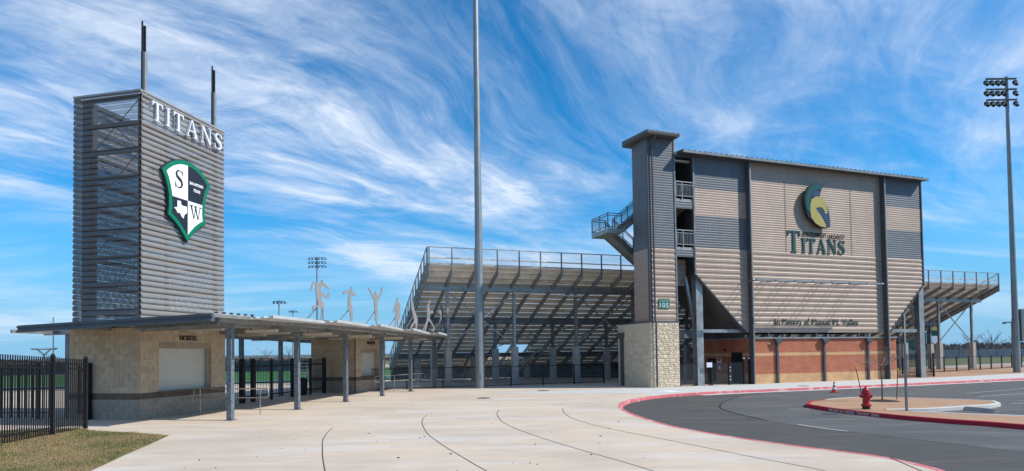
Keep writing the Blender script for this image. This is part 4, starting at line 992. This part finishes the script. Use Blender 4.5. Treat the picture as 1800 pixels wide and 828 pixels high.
for k, (a, b) in enumerate(zip(AC, AC[1:])):
    for x, y in ((1.55,a+.35),(-.6,a+1.9),(2.2,a+2.6)):
        lf = thing('canopy_light', 'cream strip light under the canopy roof', 'strip light', TF, x, y, 3.1, group='strip lights under the canopy')
        lf['label'] = 'cream strip light %s, %s' % (['between the two canopy columns nearest the lawn','between the second and third canopy columns','between the third and fourth canopy columns','between the fourth and fifth canopy columns','in the last bay of the canopy'][k], {1.55:'beside the front column',-.6:'on the gate side',2.2:'midway on the plaza side'}[x])
        MB().box(x,x+1.35,y,y+.14,3.07,3.17).build('housing', M['cream'], lf)
        MB().box(x+.03,x+1.32,y+.02,y+.12,3.055,3.069).build('diffuser', M['shutter'], lf)
        MB().box(x+.2,x+.24,y+.05,y+.09,3.17,3.30).box(x+1.1,x+1.14,y+.05,y+.09,3.17,3.30).build('hanger', M['galv_d'], lf)

# ------------------------------------------------------------------ athlete cut-outs on the canopy
FIG = [[(5.29,5.3),(5.39,5.31),(5.46,5.21),(5.69,5.14),(5.98,5.03),(5.93,4.98),(5.59,5.03),(5.39,5.08),(5.28,4.94),(5.25,4.83),(5.59,4.73),(5.79,4.68),(5.87,4.83),(5.95,4.79),(5.9,4.57),(5.74,4.57),(5.38,4.66),(5.28,4.63),(5.33,4.43),(5.48,4.34),(5.51,4.13),(5.48,3.69),(5.4,3.66),(5.37,4.12),(5.27,3.85),(5.22,3.65),(5.31,4.11),(5.03,4.15),(4.74,4.1),(4.61,3.97),(4.56,4.04),(4.64,4.18),(5.03,4.22),(4.95,4.45),(4.84,4.74),(4.84,5.05),(4.65,5.07),(4.57,4.82),(4.47,4.79),(4.5,4.94),(4.63,5.14),(4.84,5.16),(5.14,5.17),(5.29,5.19)],[(7.94,5.3),(8.06,5.28),(8.08,5.13),(8.24,5.03),(8.42,5.04),(8.45,4.97),(8.24,4.88),(8.05,4.9),(7.95,4.72),(7.93,4.52),(8.1,4.25),(8.1,3.9),(8.0,3.64),(8.05,3.61),(7.73,3.6),(7.82,3.72),(7.86,3.95),(7.68,4.27),(7.63,4.49),(7.69,4.81),(7.75,4.95),(7.54,5.02),(7.34,4.91),(7.22,4.88),(7.19,4.99),(7.52,5.09),(7.81,5.07),(7.87,5.19)],[(10.5,5.31),(10.64,5.31),(10.71,5.16),(10.9,5.1),(11.23,5.39),(11.19,5.57),(11.31,5.61),(11.42,5.57),(11.38,5.41),(11.08,5.07),(10.81,4.89),(10.75,4.6),(10.8,4.3),(10.73,3.92),(10.68,3.6),(10.61,3.6),(10.59,3.82),(10.47,3.88),(10.51,4.16),(10.42,4.58),(10.38,4.88),(10.21,4.99),(9.94,5.21),(9.73,5.37),(9.8,5.42),(9.98,5.34),(10.28,5.11),(10.44,5.14),(10.46,5.23)],[(13.29,5.25),(13.37,5.16),(13.35,5.04),(13.59,4.94),(13.7,4.68),(13.61,4.2),(13.47,4.06),(13.39,3.79),(13.46,3.62),(13.25,3.58),(13.3,3.92),(13.13,3.91),(13.02,3.57),(12.87,3.57),(13.01,4.04),(13.07,4.44),(13.03,4.63),(12.81,4.42),(12.71,4.41),(12.86,4.69),(13.05,4.93),(13.22,5.03),(13.19,5.14)],[(15.16,5.45),(15.34,5.39),(15.44,5.29),(15.62,5.09),(15.77,4.75),(16.09,4.41),(16.28,4.13),(16.07,3.58),(15.93,3.55),(15.88,3.93),(15.59,3.88),(15.21,3.58),(15.05,3.54),(15.31,3.83),(15.69,4.1),(15.51,4.44),(15.33,4.79),(15.24,5.14)],[(18.26,5.48),(18.48,5.46),(18.29,5.29),(18.24,5.06),(18.46,4.84),(18.84,4.88),(19.0,4.8),(18.72,4.69),(18.39,4.69),(18.27,4.45),(18.59,4.2),(19.15,3.88),(19.1,3.64),(18.8,3.59),(18.58,3.62),(18.92,3.83),(18.15,4.22),(17.82,3.9),(17.55,3.53),(17.38,3.52),(17.65,3.97),(17.18,3.58),(17.01,3.53),(17.61,4.04),(17.88,4.43),(17.85,4.88),(17.94,5.15),(18.12,5.28)],[(20.87,5.4),(21.04,5.29),(21.04,5.13),(21.31,4.94),(21.22,4.57),(21.39,4.29),(21.83,3.56),(21.62,3.57),(21.08,4.19),(20.64,3.55),(20.46,3.54),(20.73,4.18),(19.84,3.59),(19.65,3.56),(20.34,4.08),(20.72,4.5),(20.65,4.78),(20.41,4.81),(20.41,4.97),(20.71,5.08),(20.69,5.27)]]
FL = ['leaping runner cut-out with raised knee, nearest the tower', 'athlete cut-out swinging both bent arms, second from the tower', 'cheering athlete cut-out with both arms raised high',
      'standing athlete cut-out with arms hanging down', 'lunging athlete cut-out between the standing and the throwing ones', 'throwing athlete cut-out with one arm up and legs apart', 'striding athlete cut-out nearest the canopy end']
ST = [(-.9,.0),(-1.0,.0),(-.9,0),(-.7,0),(-.5,0),(-.8,0),(-1.0,0)]
figm = mat('figure_plate_metal', (.31,.30,.29), .5, .2, .06, 2)
for i, P in enumerate(FIG):
    P = catmull([P[-1]] + P + [P[0], P[1]], 3)[3:-6]
    if i == 6: P = [(a-.4, b) for a, b in P]
    xs = [p[0] for p in P]; zs = [p[1] for p in P]; y = sum(xs)/len(xs); zb = min(zs); base = zr(4, y)
    f = thing('athlete_cutout', 'flat grey metal ' + FL[i], 'figure', TF, 4, y, base, group='athlete cut-outs on the canopy roof')
    MB().prism(P, 'yz', 3.985, 4.015).build('figure_plate', figm, f)
    MB().box(3.95, 4.05, y-.35, y+.75, zb-.035, zb+.015).box(3.96,4.04,y-.3,y-.24,base-.01,zb-.03).box(3.96,4.04,y+.62,y+.68,base-.01,zb-.03).build('base_bar', M['galv_d'], f)
    mz = zb + (max(zs)-zb)*.40
    MB().tube((3.97, y, mz), (3.60, y-.62, base), .022, n=6).build('strut', M['galv_d'], f)

# ------------------------------------------------------------------ gates and fences
def picket_fence(name, label, cat, frame, p, q, h, step, pr, posts, rails, wpost=.06, m_='black', h2=None, cap=True, group=None, stuff=True):
    t = thing(name, label, cat, frame, p[0], p[1], 0, group=group)
    p = Vector((*p, 0)); q = Vector((*q, 0)); d = q-p; n = int(d.length/step); h2 = h2 if h2 is not None else h
    ang = math.atan2(d.y, d.x)
    pm = MB().box(-pr,pr,-pr,pr,0,1).mesh('picket', M[m_])
    for i in range(n+1):
        c = p + d*((i+.5)/(n+1)); hh = h+(h2-h)*(i+.5)/(n+1)
        inst('picket', pm, t, (c.x, c.y, .05), (0,0,ang), (1,1,hh-.05))
    for f_ in rails:
        a, b = p + Vector((0,0,h*f_)), q + Vector((0,0,h2*f_)); MB().bar(a, b, .035, .045).build('rail', M[m_], t)
    for s in posts:
        c = p + d*s; hh = h+(h2-h)*s
        MB().box(c.x-wpost, c.x+wpost, c.y-wpost, c.y+wpost, 0, hh+.03).build('post', M[m_], t)
        if cap: MB().lathe([(wpost*1.3,0),(wpost*1.25,.03),(wpost*.7,.07),(0,.085)], (c.x,c.y,hh+.03), 10).build('post_cap', M[m_], t)
    return t
picket_fence('perimeter_fence', 'tall black steel picket fence on the lawn in front of the tower', 'fence', WF, (-12.0,8.0), (-13.08,19.5), 2.62, .092, .0115, [0,.42,.86,1.0], (.1,.86,.93), .045, h2=2.12)
picket_fence('side_fence', 'black picket fence running left behind the lawn fence', 'fence', TF, (-14,-.6), (-3.45,-.1), 1.95, .15, .014, [0,.25,.5,.75,.93], (.12,.84), .05)
g = thing('side_gate_post', 'thick black gate post against the left corner of the ticket booth', 'gate post', TF, -2.0, -.1)
MB().box(-2.14,-1.94,-.22,-.04,0,2.0).build('post', M['black'], g)
MB().box(-2.45,-2.14,-.16,-.12,1.72,1.78).box(-2.45,-2.14,-.16,-.12,.28,.34).build('hinge_bars', M['black'], g)
for k in range(3): MB().box(-2.42+.1*k,-2.40+.1*k,-.15,-.13,.2,1.9).build('picket', M['black'], g)
gp = [(5.0,.04),(7.25,.10),(8.07,.085),(9.55,.05),(11.44,.085),(13.2,.05),(14.7,.085)]
gt = [('left leaf of the black picket gates, next to the near booth', gp[0], gp[1]), ('narrow black picket gate between two thick posts', gp[1], gp[2]),
      ('black picket gate leaf with the lock, left of the middle column', gp[2], gp[3]), ('black picket gate leaf right of the lock post', gp[3], gp[4]), ('black picket gate leaf right of the middle canopy column', gp[4], gp[5]), ('last black picket gate leaf beside the far ticket booth', gp[5], gp[6])]
for lb, (a, wa), (b, wb) in gt:
    t = thing('entry_gate', lb, 'gate', TF, -1.15, a, group='black entry gates between the booths')
    MB().box(-1.15-wa,-1.15+wa,a-wa,a+wa,0,2.0).lathe([(wa*1.3,0),(wa*1.2,.03),(0,.07)],(-1.15,a,2.0),8).build('post', M['black'], t)
    if b == 14.7: MB().box(-1.15-wb,-1.15+wb,b-wb,b+wb,0,2.05).build('post', M['black'], t)
    MB().box(-1.17,-1.13,a+wa,b-wb,1.66,1.72).build('rail', M['black'], t); MB().box(-1.17,-1.13,a+wa,b-wb,.26,.32).build('rail', M['black'], t)
    n = int((b-a-wa-wb)/.12); pm = MB().box(-.009,.009,-.009,.009,.10,1.98).mesh('picket', M['black'])
    for i in range(1, n): inst('picket', pm, t, (-1.15, a+wa+(b-a-wa-wb)*i/n, 0))
bn = thing('litter_bin', 'black litter bin standing behind the gates near the far booth', 'litter bin', TF, -1.75, 13.3)
MB().lathe([(.26,0),(.30,.05),(.31,.80),(.33,.82),(.33,.86)], (-1.75,13.3,0), 18).build('bin_body', M['black'], bn)
MB().lathe([(.33,.86),(.30,.92),(.16,.96),(.15,.90)], (-1.75,13.3,0), 18).build('lid', M['black'], bn)
def loop_rail(label, p, q, posts, h=.95, h2=.62):
    t = thing('queue_rail', label, 'handrail', WF, p[0], p[1], group='steel queue rails in front of the booths')
    p = Vector((*p,0)); q = Vector((*q,0)); d = (q-p).normalized(); L_ = (q-p).length; pts = []
    rr = (h-h2)/2*.7
    def arc(c, s, a0, a1):
        return [(c.x+d.x*rr*math.cos(a)*s, c.y+d.y*rr*math.cos(a)*s, c.z+rr*math.sin(a)) for a in [a0+(a1-a0)*k/5 for k in range(6)]]
    up = Vector((0,0,1))
    pts = arc(q-d*rr+up*(h-rr), 1, math.pi/2, 0) + arc(q-d*rr+up*(h2+rr), 1, 0, -math.pi/2) + arc(p+d*rr+up*(h2+rr), -1, -math.pi/2, 0) + arc(p+d*rr+up*(h-rr), -1, 0, math.pi/2)
    pts.append(pts[0]); MB().path(pts, .021, 8).build('rail_loop', M['steelrail'], t)
    for s in posts: c = p + d*s; MB().tube((c.x,c.y,0),(c.x,c.y,h),.021,n=8).build('post', M['steelrail'], t)
def TW(x, y): v = TF.m @ Vector((x, y, 0)); return (v.x, v.y)
loop_rail('steel queue rail in front of the near ticket window', TW(.35,2.25), TW(3.55,2.25), (.28, 2.85))
loop_rail('steel queue rail at the far end of the canopy', (-7.85,36.2), (-5.55,40.4), (1.75, 4.05))

# black mesh fence under the grandstand and beside the tower
def mesh_fence(name, label, frame, p, q, h, n, z0=0., m_='link', group=None):
    t = thing(name, label, 'fence', frame, p[0], p[1], z0, group=group); p = Vector((*p,z0)); q = Vector((*q,z0)); up = Vector((0,0,h))
    MB().quad(p+up*.06, q+up*.06, q+up, p+up).build('chain_link', M[m_], t)
    for f_ in (1., .08): MB().bar(p+up*f_, q+up*f_, .045, .045).build('rail', M['black'], t)
    for i in range(n+1):
        c = p.lerp(q, i/n); MB().box(c.x-.04,c.x+.04,c.y-.04,c.y+.04,z0,z0+h+.06).build('post', M['black'], t)
    return t
mesh_fence('stand_fence', 'low black chain link fence between the concrete piers of the grandstand', PF, (-23.0,6.7), (-7.0,6.7), 1.30, 7)
mesh_fence('tower_fence', 'black mesh fence beside the limestone tower base', PF, (-5.38,.15), (-3.25,.15), 1.36, 1)
t = thing('service_gate', 'black double gate in front of the shaded brick side wall', 'gate', PF, -3.2, -.05)
for x, h in ((-3.22,1.52),(-1.91,1.45),(-.76,1.62),(-.36,1.62)):
    MB().box(x-.045,x+.045,-.10,-.01,0,h).build('post', M['black'], t)
    if h > 1.6: MB().lathe([(.03,-.05),(.06,-.02),(.06,.03),(0,.07)],(x,-.055,h),10).build('post_cap', M['letter'], t)
for z in (1.36,.15): MB().box(-3.2,-.36,-.07,-.04,z-.02,z+.02).build('rail', M['black'], t)
MB().quad((-3.2,-.055,.1),(-.36,-.055,.1),(-.36,-.055,1.36),(-3.2,-.055,1.36)).build('chain_link', M['link'], t)
MB().box(-3.62,-3.22,-.12,-.10,1.12,1.42).build('sign_plate', M['letter'], t)
for z in (1.05,.85,.5,.3): MB().box(-1.90,-1.84,-.12,-.08,z,z+.07).build('latch', M['letter'], t)
picket_fence('right_gate_fence', 'black picket gate fence between the brick wall and the right grandstand', 'fence', PF, (12.7,.5), (17.0,.5), 1.72, .13, .012, [0,.32,.64,.97], (.1,.9), .05, cap=False)
mesh_fence('field_fence', 'black railed fence on the dirt verge under the right grandstand', PF, (17.2,3.2), (46,9.5), 1.22, 13, .10)
# ------------------------------------------------------------------ floodlight poles
def flood_pole(label, frame, x, y, z0, H, r0_, r1_, lamps_x, rows, face, group='floodlight poles', box=False, lean=0):
    t = thing('floodlight_pole', label, 'floodlight', frame, x, y, z0, group=group)
    zj = z0 + H*.17
    MB().tube((x,y,z0),(x,y,zj+.25), r0_, r0_*.93, 14).build('pole_base', M['polesteel'], t, smooth=False)
    MB().tube((x,y,zj),(x,y,z0+H), r0_*.86, r1_, 12).build('pole_shaft', M['polesteel'], t)
    MB().box(x-.03,x+.03,y-r0_-.03,y-r0_,z0+.6,z0+.95).build('hand_hole', M['galv'], t)
    bar_m = MB().box(min(lamps_x)-.05, max(lamps_x)+.05, -.06,.06,-.06,.06).mesh('crossarm', M['lampcase'])
    lm = MB(); lm.lathe([(0,.14),(.10,.12),(.17,.02),(.20,-.12),(.18,-.13)], (0,0,0), 12)
    lampm = lm.mesh('lamp', M['lampcase'], smooth=True)
    lens = MB().lathe([(0,-.09),(.175,-.10)], (0,0,0), 12).mesh('lens', M['lampglass'])
    vis = MB().lathe([(.20,-.12),(.22,-.31)], (0,0,0), 12); vis.f = vis.f[:5]; vism = vis.mesh('visor', M['lampcase'])
    for k in range(rows):
        z = z0 + H - .25 - k*.88
        inst('crossarm', bar_m, t, (x, y-.2, z))
        for lx in lamps_x:
            rot = (R(50)*(1 if face > 0 else -1), 0, R(-28 if face > 0 else 28))
            l = inst('lamp', lampm, t, (x+lx, y+.05*face, z-.22), rot)
            g = bpy.data.objects.new('lens', lens); col.objects.link(g); g.parent = l; ORG[g] = (0,0,0)
            g = bpy.data.objects.new('visor', vism); col.objects.link(g); g.parent = l; ORG[g] = (0,0,0)
    if box:
        MB().box(x+.32,x+.80,y-.25,y+.1,z0+2.55,z0+5.2).build('control_cabinet', M['polesteel'], t)
        MB().box(x+.2,x+.34,y-.1,y,z0+2.8,z0+2.9).box(x+.2,x+.34,y-.1,y,z0+4.8,z0+4.9).build('bracket', M['galv_d'], t)
    return t
flood_pole('tall grey floodlight pole in front of the left grandstand, its head above the picture', PF, -16.33, 5.55, 0, 31, .30, .14, (-2.3,-1.6,-.9,.9,1.6), 3, 1)
flood_pole('tall floodlight pole at the right edge beside the dirt verge', WF, 41.48, 52.32, .02, 24.6, .27, .115, (-1.80,-1.33,-.86,-.40,.62), 3, -1, box=True)
flood_pole('far floodlight pole behind the leaping cut-out figure', WF, -42.9, 140, 0, 24.2, .30, .15, (-1.8,-1.1,-.35,.35,1.1,1.8), 3, 1)
flood_pole('far lower floodlight pole above the canopy roof', WF, -41.8, 114, 0, 12.4, .22, .10, (-1.0,-.35,.35,1.0), 1, 1)
flood_pole('thin far floodlight pole seen through the gates', WF, -60.0, 174, 0, 15, .22, .12, (-1.0,-.35,.35,1.0), 1, 1)
for x, y, l in ((100,180,'small far lamp mast over the trees right of the grandstand pier'),(118,150,'far lamp mast over the trees near the right edge')):
    t = thing('street_lamp', l, 'street lamp', WF, x, y, 0, group='far lamp masts')
    MB().tube((x,y,0),(x,y,9.3 if y > 160 else 8),.16,.1,6).build('pole', M['galv_d'], t)
    MB().box(x-2,x+2,y-.1,y+.1,9.1 if y > 160 else 7.8,9.4 if y > 160 else 8.1).box(x-2,x-1.4,y-.3,y+.3,8.9 if y>160 else 7.6,9.1 if y>160 else 7.8).box(x+1.4,x+2,y-.3,y+.3,8.9 if y>160 else 7.6,9.1 if y>160 else 7.8).build('crossarm', M['galv_d'], t)
# wing shaped lamp beyond the left fence
t = thing('wing_lamp', 'grey street lamp with a wing shaped top behind the black fence', 'street lamp', WF, -44.2, 60, 0)
MB().tube((-44.2,60,0),(-44.2,60,2.75),.10,.08,8).build('pole', M['galv'], t)
MB().bar((-44.2,60,2.65),(-44.95,60,3.25),.08,.08).bar((-44.2,60,2.65),(-43.45,60,3.25),.08,.08).build('arm', M['galv'], t)
MB().prism([(-45.35,3.28),(-44.2,3.22),(-43.05,3.28),(-43.3,3.12),(-45.1,3.12)],'xz',59.7,60.3).build('lamp_head', M['galv'], t)
t = thing('thin_pole', 'thin grey pole rising behind the left fence beside the booth', 'pole', WF, -32.5, 45, 0)
MB().tube((-32.5,45,0),(-32.5,45,5.2),.05,.04,6).build('pole', M['galv'], t)

# ------------------------------------------------------------------ hydrant, cone, post
hx, hy = 12.40, 22.38
t = thing('fire_hydrant', 'red fire hydrant standing on the dirt island', 'hydrant', WF, hx, hy, 0)
MB().lathe([(.115,-.01),(.13,0),(.13,.10),(.11,.11)], (hx,hy,0), 18).build('base', M['hyd_dark'], t)
MB().lathe([(.11,.10),(.17,.11),(.17,.15),(.115,.165),(.11,.20),(.108,.52),(.125,.53),(.15,.54),(.15,.575),(.125,.585),(.125,.60),(.118,.64),(.10,.69),(.07,.73),(.04,.75),(0,.755)], (hx,hy,0), 24).build('barrel', M['hydrant'], t, smooth=False)
MB().lathe([(.028,.75),(.028,.80),(0,.805)], (hx,hy,0), 5).build('operating_nut', M['hydrant'], t)
vd = Vector((-hx,-hy,0)).normalized(); sd = Vector((-vd.y, vd.x, 0))
c = Vector((hx,hy,.45))
for s in (-1,1):
    MB().tube(c+sd*s*.09, c+sd*s*.165, .052, n=12).tube(c+sd*s*.165, c+sd*s*.19, .066, n=8).tube(c+sd*s*.19, c+sd*s*.215, .022, n=5).build('side_outlet', M['hydrant'], t)
fd = (vd*.9 + sd*.35).normalized(); c = Vector((hx,hy,.40))
MB().tube(c+fd*.09, c+fd*.16, .070, n=14).tube(c+fd*.16, c+fd*.185, .085, n=8).tube(c+fd*.185, c+fd*.21, .024, n=5).build('front_outlet', M['hydrant'], t)
mb = MB()
for k in range(8):
    a = k*math.pi/4; mb.tube((hx+.148*math.cos(a),hy+.148*math.sin(a),.10),(hx+.148*math.cos(a),hy+.148*math.sin(a),.172),.014,n=6)
    mb.tube((hx+.135*math.cos(a),hy+.135*math.sin(a),.53),(hx+.135*math.cos(a),hy+.135*math.sin(a),.592),.012,n=6)
mb.build('flange_bolts', M['hydrant'], t)
for (dx, z) in ((-.08,.36),(.10,.47),(-.10,.50),(.09,.33)):
    p = Vector((hx,hy,z)) + sd*dx + vd*.098; MB().tube(p, p+vd*.012, .016, n=6).build('paint_chip', M['hyd_white'], t)
cx, cy = 16.66, 33.0
t = thing('traffic_cone', 'small red traffic cone standing by the far kerb', 'traffic cone', WF, cx, cy, -.122)
MB().box(cx-.17,cx+.17,cy-.17,cy+.17,-.122,-.09).build('foot', M['cone'], t)
MB().lathe([(.125,-.09),(.10,.05)], (cx,cy,0), 16).lathe([(.075,.17),(.062,.25)], (cx,cy,0), 16).lathe([(.045,.34),(.03,.44),(.026,.445),(0,.445)], (cx,cy,0), 16).build('cone_body', M['cone'], t)
MB().lathe([(.10,.05),(.075,.17)], (cx,cy,0), 16).lathe([(.062,.25),(.045,.34)], (cx,cy,0), 16).build('reflective_band', M['conew'], t)
px_, py_ = 13.31, 21.56
t = thing('sign_post', 'grey square sign post on the dirt island, its sign seen edge-on', 'sign post', WF, px_, py_, 0)
MB().box(px_-.030,px_+.030,py_-.030,py_+.030,-.01,2.28).build('post', M['galv_d'], t)
d = Vector((px_,py_,0)).normalized()
MB().bar(Vector((px_,py_,2.02))-d*.16+sd*-.04, Vector((px_,py_,2.02))+d*.16+sd*-.04, .012, .45).build('sign_plate', M['letter'], t)
# young tree with stakes
tx, ty = 14.89, 25.69
t = thing('young_tree', 'bare young tree with thin pale branches on the dirt island', 'tree', WF, tx, ty, 0)
rr = random.Random(5)
def grow(mb, p, d, L_, r, lv):
    if lv == 0: return
    n = 3; q = p
    for k in range(n):
        d = (d + Vector((rr.uniform(-.25,.25), rr.uniform(-.25,.25), rr.uniform(-.08,.16)))).normalized()
        q2 = q + d*L_/n; mb.tube(q, q2, r*(1-k*.2), r*(1-(k+1)*.2), 5, cap=False); q = q2
        if lv > 1: 
            for _ in range(2 if lv > 2 else 1):
                nd = (d + Vector((rr.uniform(-.9,.9), rr.uniform(-.9,.9), rr.uniform(-.1,.5)))).normalized(); grow(mb, q, nd, L_*.6, r*.5, lv-1)
    grow(mb, q, d, L_*.6, r*.45, lv-1)
MB().tube((tx,ty,-.01),(tx+.01,ty,.7),.032,.026,8).tube((tx+.01,ty,.7),(tx-.03,ty,1.45),.026,.020,8).build('trunk', M['bark'], t)
mb = MB()
for a, z, L_, up in ((math.pi,1.22,.95,.18),(math.pi*.9,1.35,.9,.35),(.1,1.30,1.0,.75),(.5,1.42,1.0,.9),(-.4,1.40,.85,.7),(2.5,1.45,.6,.9),(-1.5,1.38,.5,.6)):
    grow(mb, Vector((tx-.02,ty,z)), Vector((math.cos(a),math.sin(a),up*.8)).normalized(), L_*.62, .012, 3)
mb.build('branches', mat('pale_twigs', (.30,.26,.22), .9, 0, .1, 5), t)
struct(MB().lathe([(0,.05),(.25,.045),(.5,.02),(.62,-.006)], (tx+.05,ty+.05,0), 24), 'mulch_ring', M['mulch'])
for x0, y0, x1, y1, z1, l in ((14.45,26.3,14.25,26.4,1.30,'thin tree stake with yellow cap left of the young tree, behind the hydrant'),(15.93,26.45,15.98,26.4,1.22,'thin tree stake with yellow cap right of the young tree')):
    k = thing('tree_stake', l, 'stake', WF, x0, y0, 0, group='stakes of the young tree')
    MB().tube((x0,y0,-.01),(x1,y1,z1),.018,n=6).build('stake', M['bark'], k)
    MB().tube((x1,y1,z1),(x1,y1,z1+.07),.035,n=8).build('stake_cap', M['yellow'], k)

# ------------------------------------------------------------------ behind and beyond
bl = thing('aluminium_bleacher', 'small stepped aluminium bleacher beyond the far ticket booth', 'bleacher', PF, -22.5, 13)
for i in range(7): MB().box(-26.5,-21.2,16.2+i*.5,16.5+i*.5,.25+i*.22,.29+i*.22).build('seat_plank', M['galv'], bl)
for x in (-26,-24,-21.6): MB().bar((x,16.2,.15),(x,19.4,1.55),.06,.1).bar((x,19.4,0),(x,19.4,1.5),.06,.06).bar((x,16.3,0),(x,16.3,.2),.06,.06).build('frame', M['galv_d'], bl)
sb = thing('scoreboard', 'dark green scoreboard across the field under the right grandstand', 'scoreboard', WF, 82, 130, 0)
MB().box(84.8,87.3,129.6,130,2.3,7.3).build('board', M['boardgreen'], sb)
MB().box(77.6,84.5,129.6,130,2.1,5.4).build('board', M['boardgreen'], sb)
for x in (78.5,82.2,86): MB().tube((x,130.2,0),(x,130.2,3),.22,n=8).build('leg', M['black'], sb)
ov = [(86.1+.8*math.cos(a), 6.1+.42*math.sin(a)) for a in [k*math.pi/8 for k in range(16)]]
MB().prism(ov,'xz',129.5,129.58).build('emblem', M['gold'], sb)
MB().prism([(85.3,4.6),(86.9,4.6),(86.8,3.4),(86.1,2.9),(85.4,3.4)],'xz',129.5,129.58).build('emblem', M['letter'], sb)
wt = thing('water_tower', 'distant pale blue water tower on the right horizon', 'water tower', WF, 1022, 1400, 0)
MB().lathe([(3.6,0),(3.6,9),(5,11),(5.8,12),(5.8,17.5),(4.6,18.6),(0,18.8)], (1022,1400,0), 20).build('tank', M['watertank'], wt)
bw = thing('field_hurdles', 'folded green field equipment rack behind the right fence', 'equipment rack', PF, 20, 9)
for i in range(5): MB().bar((18.5+i*.7,8.5,.1),(19.2+i*.7,8.5,1.2),.05,.05).bar((19.2+i*.7,8.5,.1),(18.5+i*.7,8.5,1.2),.05,.05).build('frame', M['boardgreen'], bw)
for p, q, h, l in (((-95,88),(-20,92),1.6,'long dark mesh fence beyond the green practice field'),((45,96),(190,180),1.8,'long dark windscreen fence beyond the practice lawn')):
    t = thing('far_fence', l, 'fence', WF, p[0], p[1], 0); a = Vector((*p,0)); b = Vector((*q,0)); up = Vector((0,0,h))
    MB().quad(a+up*.05,b+up*.05,b+up,a+up).build('windscreen', M['navywall'], t)
    for i in range(24):
        c = a.lerp(b,i/23); MB().tube(c,c+up*1.1,.05,n=5).build('post', M['black'], t)
# hills
def ridge(name, y, x0, x1, h, seed, m_):
    rr = random.Random(seed); mb = MB(); n = 160; pr = None
    hs_ = [h*(.72+.28*math.sin(i*.06+seed)*math.sin(i*.021+seed*2)) + rr.uniform(-.02,.02)*h for i in range(n+1)]
    for i in range(n):
        a, b = x0+(x1-x0)*i/n, x0+(x1-x0)*(i+1)/n
        mb.quad((a,y,-1),(b,y,-1),(b,y+120,hs_[i+1]),(a,y+120,hs_[i])); mb.quad((a,y+120,hs_[i]),(b,y+120,hs_[i+1]),(b,y+900,-1),(a,y+900,-1))
    struct(mb, name, M[m_])
ridge('hills', 2900, -3200, 4200, 13, 2, 'hill')
# scrub woods: bare crowns near the horizon, one tree each for those that stand out
def bare_tree(name, label, x, y, H, W, group, leafy=False, seed=0):
    rr = random.Random(seed); t = thing(name, label, 'tree', WF, x, y, 0, group=group)
    MB().tube((x,y,-.2),(x,y,H*.4),H*.03,H*.02,6).build('trunk', M['barkfar'], t)
    mb = MB()
    for k in range(14):
        a = rr.uniform(0,6.28); e = rr.uniform(.25,1.3); L_ = H*.6*rr.uniform(.6,1); p = Vector((x,y,H*rr.uniform(.15,.42)))
        q = p + Vector((math.cos(a)*math.cos(e)*W/H*1.0, math.sin(a)*math.cos(e)*W/H, math.sin(e)))*L_; mb.tube(p,q,H*.008,H*.003,4,cap=False)
        for _ in range(26):
            s = p.lerp(q, rr.uniform(.35,1)); d = Vector((rr.uniform(-1,1),rr.uniform(-1,1),rr.uniform(-.3,1))).normalized(); l2 = H*rr.uniform(.05,.16); w2 = H*(.012 if leafy else .0042)
            sdv = d.cross(Vector((0,0,1))).normalized()*w2 if not leafy else Vector((rr.uniform(-1,1),rr.uniform(-1,1),rr.uniform(-1,1)))*H*.03
            mb.add([s-sdv, s+sdv, s+d*l2], [(0,1,2)])
    mb.build('crown', M['evergreen'] if leafy else M['barkfar'], t)
TR = [(-105,218,7,11,'left','wide bare round-topped tree on the horizon just right of the first canopy column'),(-86,222,6.6,10,'left','low bare tree in the middle of the three trees seen through the entry gates'),(-79,225,7.4,9,'left','taller bare tree left of the dark post behind the entry gates'),
 (-60,216,6,9,'left','bare tree on the horizon nearest the far ticket booth'),(-34,235,6,9,'left','bare tree on the horizon right of the far ticket booth'),(-150,205,6,10,'left','bare tree on the horizon hidden behind the near booth'),
 (118,190,6,9,'right','small bare tree on the horizon nearest the brick wall corner'),(126,230,6,10,'right','small bare tree on the horizon beside the scoreboard'),(142,196,8,12,'right','broad bare tree left of the distant water tower'),(151,200,9,12,'right','tall bare tree just right of the distant water tower'),
 (160,203,8,11,'right','broad bare tree midway between the water tower and the right floodlight pole'),(168,208,6,10,'right','low bare tree just left of the right floodlight pole'),(184,214,6.5,11,'right','bare tree on the horizon at the right edge of the picture')]
for i, (x, y, h, w_, side, l) in enumerate(TR):
    bare_tree('bare_tree', l, x, y, h, w_, 'bare trees on the far %s horizon' % side, seed=i)
rr = np.random.RandomState(3)
def scrub(x0, x1, y0, y1, n, h, seed):
    rr = np.random.RandomState(seed); X = rr.uniform(x0,x1,n); Y = rr.uniform(y0,y1,n); Hh = h*(.55+.45*np.sin(X*.031+seed)*np.cos(X*.011)) * rr.uniform(.5,1.1,n)
    V = np.zeros((n,3,3)); W_ = rr.uniform(.25,.8,n)
    zb = rr.uniform(0,.75,n)*Hh
    V[:,0] = np.stack([X-W_, Y, zb],1); V[:,1] = np.stack([X+W_*rr.uniform(.2,1,n), Y+rr.uniform(-1,1,n), zb+rr.uniform(-.3,.5,n)],1); V[:,2] = np.stack([X+rr.uniform(-1,1,n), Y, zb+.25*Hh+.3],1)
    me = bpy.data.meshes.new('scrub'); me.from_pydata(V.reshape(-1,3).tolist(), [], np.arange(n*3).reshape(-1,3).tolist()); me.materials.append(M['barkfar'] if seed % 2 else M['evergreen'])
    o = bpy.data.objects.new('far_woods', me); col.objects.link(o); tagp(o, 'low brown scrub wood along the %s horizon' % ('far right' if x0 > 0 else 'far left'), 'woods', kind='stuff')
scrub(-330,-20,260,330,16000,4.0,1); scrub(90,420,250,420,34000,5.2,3)
